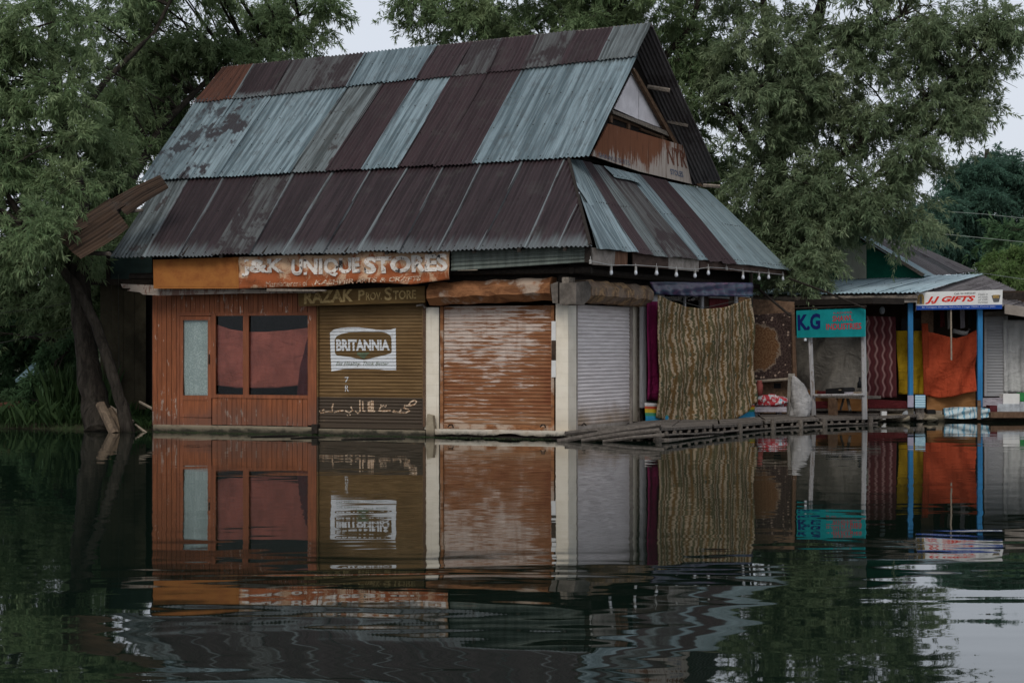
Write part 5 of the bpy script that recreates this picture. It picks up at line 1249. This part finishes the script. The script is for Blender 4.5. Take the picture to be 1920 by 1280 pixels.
tree('willow_tree', 'willow with leaning dark trunk between the reeds and the dark hut',
     [[(190, 814, 34.2, .33), (180, 760, 34.3, .26), (165, 670, 34.4, .205), (152, 590, 34.5, .19), (150, 520, 34.6, .20), (160, 470, 34.9, .18), (150, 380, 35.4, .17), (118, 250, 36, .14), (100, 120, 36.3, .11), (92, -60, 36.6, .06)],
      [(240, 815, 33.7, .14), (224, 745, 33.8, .105), (200, 665, 33.9, .10), (172, 590, 34.0, .095), (142, 535, 34.1, .09), (95, 480, 33.8, .07), (40, 420, 33.6, .05), (-20, 380, 33.4, .03)],
      [(150, 520, 34.6, .18), (120, 470, 34.4, .11), (60, 440, 34.0, .07), (-10, 330, 33.8, .04)],
      [(160, 470, 34.9, .15), (225, 380, 37.0, .10), (300, 240, 40.5, .08), (430, 110, 42, .05), (560, 30, 42.3, .03)],
      [(118, 250, 36, .1), (200, 150, 37, .06), (290, 60, 37.5, .04), (340, -40, 37.5, .03)], [(110, 200, 36, .07), (50, 110, 35.5, .05), (0, 20, 35, .03)]],
     [(70, 120, 150, 170, 35.3, 1.6, 38), (50, 320, 140, 120, 34.6, 1.3, 30), (330, 60, 230, 95, 42.0, 1.2, 46), (565, 40, 85, 55, 42.6, 1.0, 15), (310, 200, 110, 90, 42.2, 1.0, 26), (190, 330, 60, 90, 37.2, .8, 16), (225, 240, 80, 80, 40, 1, 14), (30, 450, 100, 50, 34.0, .9, 11), (200, -60, 320, 70, 39, 2.5, 26), (-70, 280, 70, 260, 36.5, 1.5, 20), (82, 432, 30, 30, 32.5, .2, 3), (180, -220, 380, 110, 39.5, 2.5, 34)], 'leaf_willow')
tree('tall_willow', 'tall leafy willow rising behind the ridge of the tin roof',
     [[(985, 700, 44, .30), (960, 400, 44, .26), (955, 150, 44, .18), (930, 60, 44, .12), (880, -60, 43.5, .06)], [(960, 180, 44, .14), (1080, 80, 43, .09), (1170, 0, 42.5, .06), (1200, -60, 42, .03)], [(930, 60, 44, .09), (860, 35, 43, .05), (790, 5, 42.5, .03)],
      [(955, 250, 44, .16), (1180, 180, 43, .12), (1290, 60, 42.5, .07), (1330, -50, 42, .04)]],
     [(900, 40, 130, 60, 43.2, 1.5, 20), (1110, 25, 150, 60, 42.8, 1.6, 28), (1285, 110, 85, 150, 42.6, 1.5, 32), (790, 15, 38, 34, 42.5, .8, 4), (1050, -60, 300, 60, 43, 1.6, 24), (1330, 320, 60, 110, 43.5, 1.4, 14), (1080, -210, 320, 110, 43, 2, 36)], 'leaf_willow')
tree('spreading_willow', 'spreading grey-green willow standing between the old building and gift shop',
     [[(1452, 790, 42, .34), (1456, 560, 42, .30), (1460, 380, 41.8, .26), (1452, 250, 41.6, .22), (1500, 120, 41.4, .17), (1535, 30, 41.2, .13), (1560, -70, 41, .07)], [(1456, 230, 41.6, .16), (1440, 110, 41.4, .1), (1430, -20, 41.2, .06)],
      [(1505, 120, 41.4, .10), (1560, 85, 41, .07), (1600, 75, 40.8, .05), (1690, 30, 40.6, .03)], [(1460, 380, 41.8, .14), (1560, 300, 41, .09), (1680, 230, 40.6, .06), (1790, 140, 40.4, .04), (1880, 60, 40.2, .02)],
      [(1456, 450, 41.8, .13), (1540, 400, 40.8, .08), (1640, 330, 40.2, .05), (1720, 260, 40, .03)], [(1456, 500, 42, .12), (1490, 470, 40.5, .07), (1510, 520, 39.4, .04)], [(1456, 330, 41.7, .12), (1390, 240, 41.5, .08), (1330, 160, 41.5, .05)]],
     [(1430, 150, 130, 170, 41.4, 1.8, 52), (1480, 370, 110, 120, 41, 1.6, 38), (1590, 170, 90, 120, 41, 1.4, 20), (1590, 370, 110, 62, 40.3, 1.2, 24), (1700, 60, 120, 70, 40.8, 1.2, 18), (1775, 170, 85, 85, 40.6, 1.0, 17), (1865, 55, 65, 65, 40.4, .8, 10), (1845, 140, 60, 50, 40.4, .7, 6), (1690, 300, 75, 60, 40.2, .9, 11),
      (1500, 500, 45, 40, 39.4, .6, 8), (1545, 440, 45, 22, 39.8, .6, 5), (1580, -60, 280, 60, 41, 1.6, 24), (1560, -200, 260, 100, 41.5, 2, 26), (1695, 415, 30, 30, 40, .6, 3)], 'leaf_grey')
tree('dark_tree', 'dark blue-green tree far behind the gift shop roof', [[(1850, 640, 85, .4), (1855, 420, 85, .3), (1850, 280, 85, .1)]], [(1860, 380, 95, 105, 85, 4, 40), (1880, 300, 25, 30, 85, 1, 4), (1800, 420, 60, 60, 86, 3, 14)], 'leaf_hazed', cr=(.7, 1.2), tufts=330, per=6, L=.19, W=.055)
tree('dark_tree', 'low dark tree seen under the willow beside the green gable', [[(1640, 650, 75, .3), (1645, 480, 75, .15)]], [(1640, 470, 110, 80, 75, 4, 26), (1740, 420, 40, 60, 76, 3, 9)], 'leaf_hazed', cr=(.7, 1.1), tufts=280, per=6, L=.18, W=.055)
tree('pale_bush', 'fresh yellow-green bushy tree behind the far end of gift shop', [[(1880, 600, 60, .15), (1880, 510, 60, .08)]], [(1880, 510, 60, 36, 60, 1.5, 22), (1845, 545, 60, 26, 61, 1.5, 10), (1930, 560, 60, 40, 60, 1.5, 12)], 'leaf_fresh', cr=(.5, .8), tufts=160, per=6, L=.16, W=.05)
tree('dark_bush', 'dark dense bush behind the reeds and the tent roof', [[(60, 780, 44, .15), (70, 640, 44, .08)]], [(40, 610, 130, 80, 44, 1.5, 34), (30, 740, 110, 50, 43, 1.2, 18)], 'leaf_dark', cr=(.5, .8), tufts=110, per=7, L=.18, W=.05)
tree('green_thicket', 'lighter green thicket seen beyond the willow trunk', [[(120, 780, 40, .12), (130, 600, 40, .06)]], [(110, 540, 90, 70, 39.5, 1.2, 26), (190, 560, 60, 90, 41, 1.2, 18), (10, 490, 100, 60, 40.5, 1.2, 20), (-90, 560, 70, 140, 41, 1.2, 16), (200, 440, 90, 60, 43.5, 1, 16)], 'leaf_willow', cr=(.4, .65), tufts=100, per=7)
for x_, Y_, w_, lb in ((-140, 62, 160, 'distant dark tree behind the bank beyond the tent roof'), (260, 66, 200, 'distant dark tree behind the dark hut'), (-520, 58, 190, 'distant dark tree further along the reedy bank'), (2280, 66, 170, 'distant dark tree well beyond the gift shop end wall'), (1440, 74, 160, 'distant dark tree behind the spreading willow trunk'), (1990, 70, 120, 'distant dark tree beyond the fresh green bush')):
    tree('distant_tree', lb, [[(x_, 650, Y_, .3), (x_, 450, Y_, .1)]], [(x_, 500, w_, 120, Y_, 3, 26)], 'leaf_dark', cr=(.9, 1.5), tufts=110, per=6, L=.30, W=.10, group='trees in the row behind the buildings')

def blades(name, mat, n, xr, yr, h, label, cat, seed, lean=.25, w=.012):
    r = np.random.default_rng(seed); x = r.uniform(*xr, n); y = r.uniform(*yr, n); hh = h * (.5 + .7 * r.random(n)); a = r.uniform(0, 6.28, n); ln = lean * r.random(n)
    b = np.stack([x, y, np.full(n, .02)], 1); d = np.stack([np.cos(a) * ln, np.sin(a) * ln, np.ones(n)], 1); s = np.stack([-np.sin(a), np.cos(a), np.zeros(n)], 1) * w
    mid = b + d * hh[:, None] * .6; tip = b + d * hh[:, None] + np.stack([np.cos(a), np.sin(a), np.zeros(n)], 1) * (ln * hh)[:, None] * .7
    v = np.stack([b - s, b + s, mid + s * .8, tip, mid - s * .8], 1).reshape(-1, 3); org = v.mean(0); org[2] = 0; v -= org
    me = bpy.data.meshes.new(name); me.from_pydata(v.tolist(), [], [tuple(range(i * 5, i * 5 + 5)) for i in range(n)]); me.materials.append(MT[mat]); me.update()
    return tag(reg(bpy.data.objects.new(name, me), None, V(org)), label, cat, None, 'stuff')
blades('reed_bed', 'reed', 2600, (-8.9, -7.75), (35.6, 37.4), 1.05, 'tall dark green reeds growing along the bank beside the willow', 'reeds', 3, .22, .0045)
blades('bank_grass', 'reed', 4500, (-14, -7.0), (34.9, 38.5), .45, 'dense dark grass covering the left bank', 'grass', 4, .6, .006)
blades('bank_grass', 'reed', 900, (-7.6, -6.35), (34.3, 35.6), .22, 'short grass between the willow foot and orange wall', 'grass', 5, .7, .006)

tree('low_shrub', 'soft dark shrub on the bank left of the willow trunk', [[(85, 800, 36, .06), (88, 740, 36, .03)]], [(80, 745, 75, 45, 36.4, .7, 22), (130, 690, 35, 60, 36.8, .5, 10), (-20, 770, 60, 30, 36.4, .6, 10)], 'leaf_dark', cr=(.25, .42), tufts=99, per=7, L=.13, W=.03, cat='shrub')
# weed and scum drifting at the foot of the walls
r_ = np.random.default_rng(9); mb = MB()
for q in range(900):
    t = r_.random(); p = FR.pt(T0 - .5 + t * (abs(T0) + .3), .006, .12 + abs(r_.normal()) * .22); a = r_.random() * 6.28; l = .012 + .03 * r_.random(); k = len(mb.v)
    if q % 9 == 0: l *= 4
    d = V((math.cos(a), math.sin(a), 0)) * l; e = V((-math.sin(a), math.cos(a), 0)) * min(l, .03) * .5; mb.v += [p - d, p + e, p + d + V((0, 0, .004)), p - e]; mb.f.append((k, k + 1, k + 2, k + 3))
mb.build('floating_weed', 'reed', None, False, 'thin film of weed and bits floating along the foot of the shop fronts', 'weed', None, 'stuff')
for a_, b_, lb in [((470, 819.5, 0), (560, 817, 0), 'thin stick floating in front of the orange shop front'), ((545, 822, 0), (610, 820, 0), 'dark stick floating before the brown shutter'), ((640, 824, 0), (760, 822.5, 0), 'long dark reed stem floating before the brown shutter')]:
    P = [V(((x - 960) / FPX * (CAMH * FPX / (y - HOR)), CAMH * FPX / (y - HOR), .008)) for x, y, _ in (a_, b_)]
    MB().tube([P[0], P[0].lerp(P[1], .5) + V((0, .05, .004)), P[1]], [.008, .014, .006], 5).build('floating_stick', 'wood_dark', None, False, lb, 'stick')

for i, (x0, y0, x1, y1, mt, lb) in enumerate([(1532, 733, 1546, 740, 'cloth_maroon', 'folded maroon shawl on the rough table left of the black case'), (1600, 734, 1610, 740, 'wood_pale', 'small pale carton at the right end of the rough table')]):
    pxbox(KG, x0, y0, x1, y1, .25, -.75).build('folded_shawl' if i == 0 else 'small_carton', mt, None, False, lb, 'shawl' if i == 0 else 'carton')
for i, (x0, y0, c_) in enumerate([(1762, 566, 'cloth_maroon'), (1776, 570, 'cloth_tarp'), (1800, 568, 'cloth_lilac'), (1814, 566, 'black_stuff')]):
    cloth('hanging_scarf', c_, JX, [(x0, y0 + 12), (x0 + 8, y0 + 12)], [(x0 + 1, y0 + 48), (x0 + 9, y0 + 46)], ['dark maroon scarf hanging in shade above the orange cloth', 'brown scarf hanging in shade beside the maroon scarf', 'pale lilac scarf hanging in shade above the orange cloth', 'black scarf hanging in shade above the orange cloth'][i], 'scarf', nu=8, nv=12, nf=2, fold=.015, off=-.1, group='scarves hanging in the gift shop')
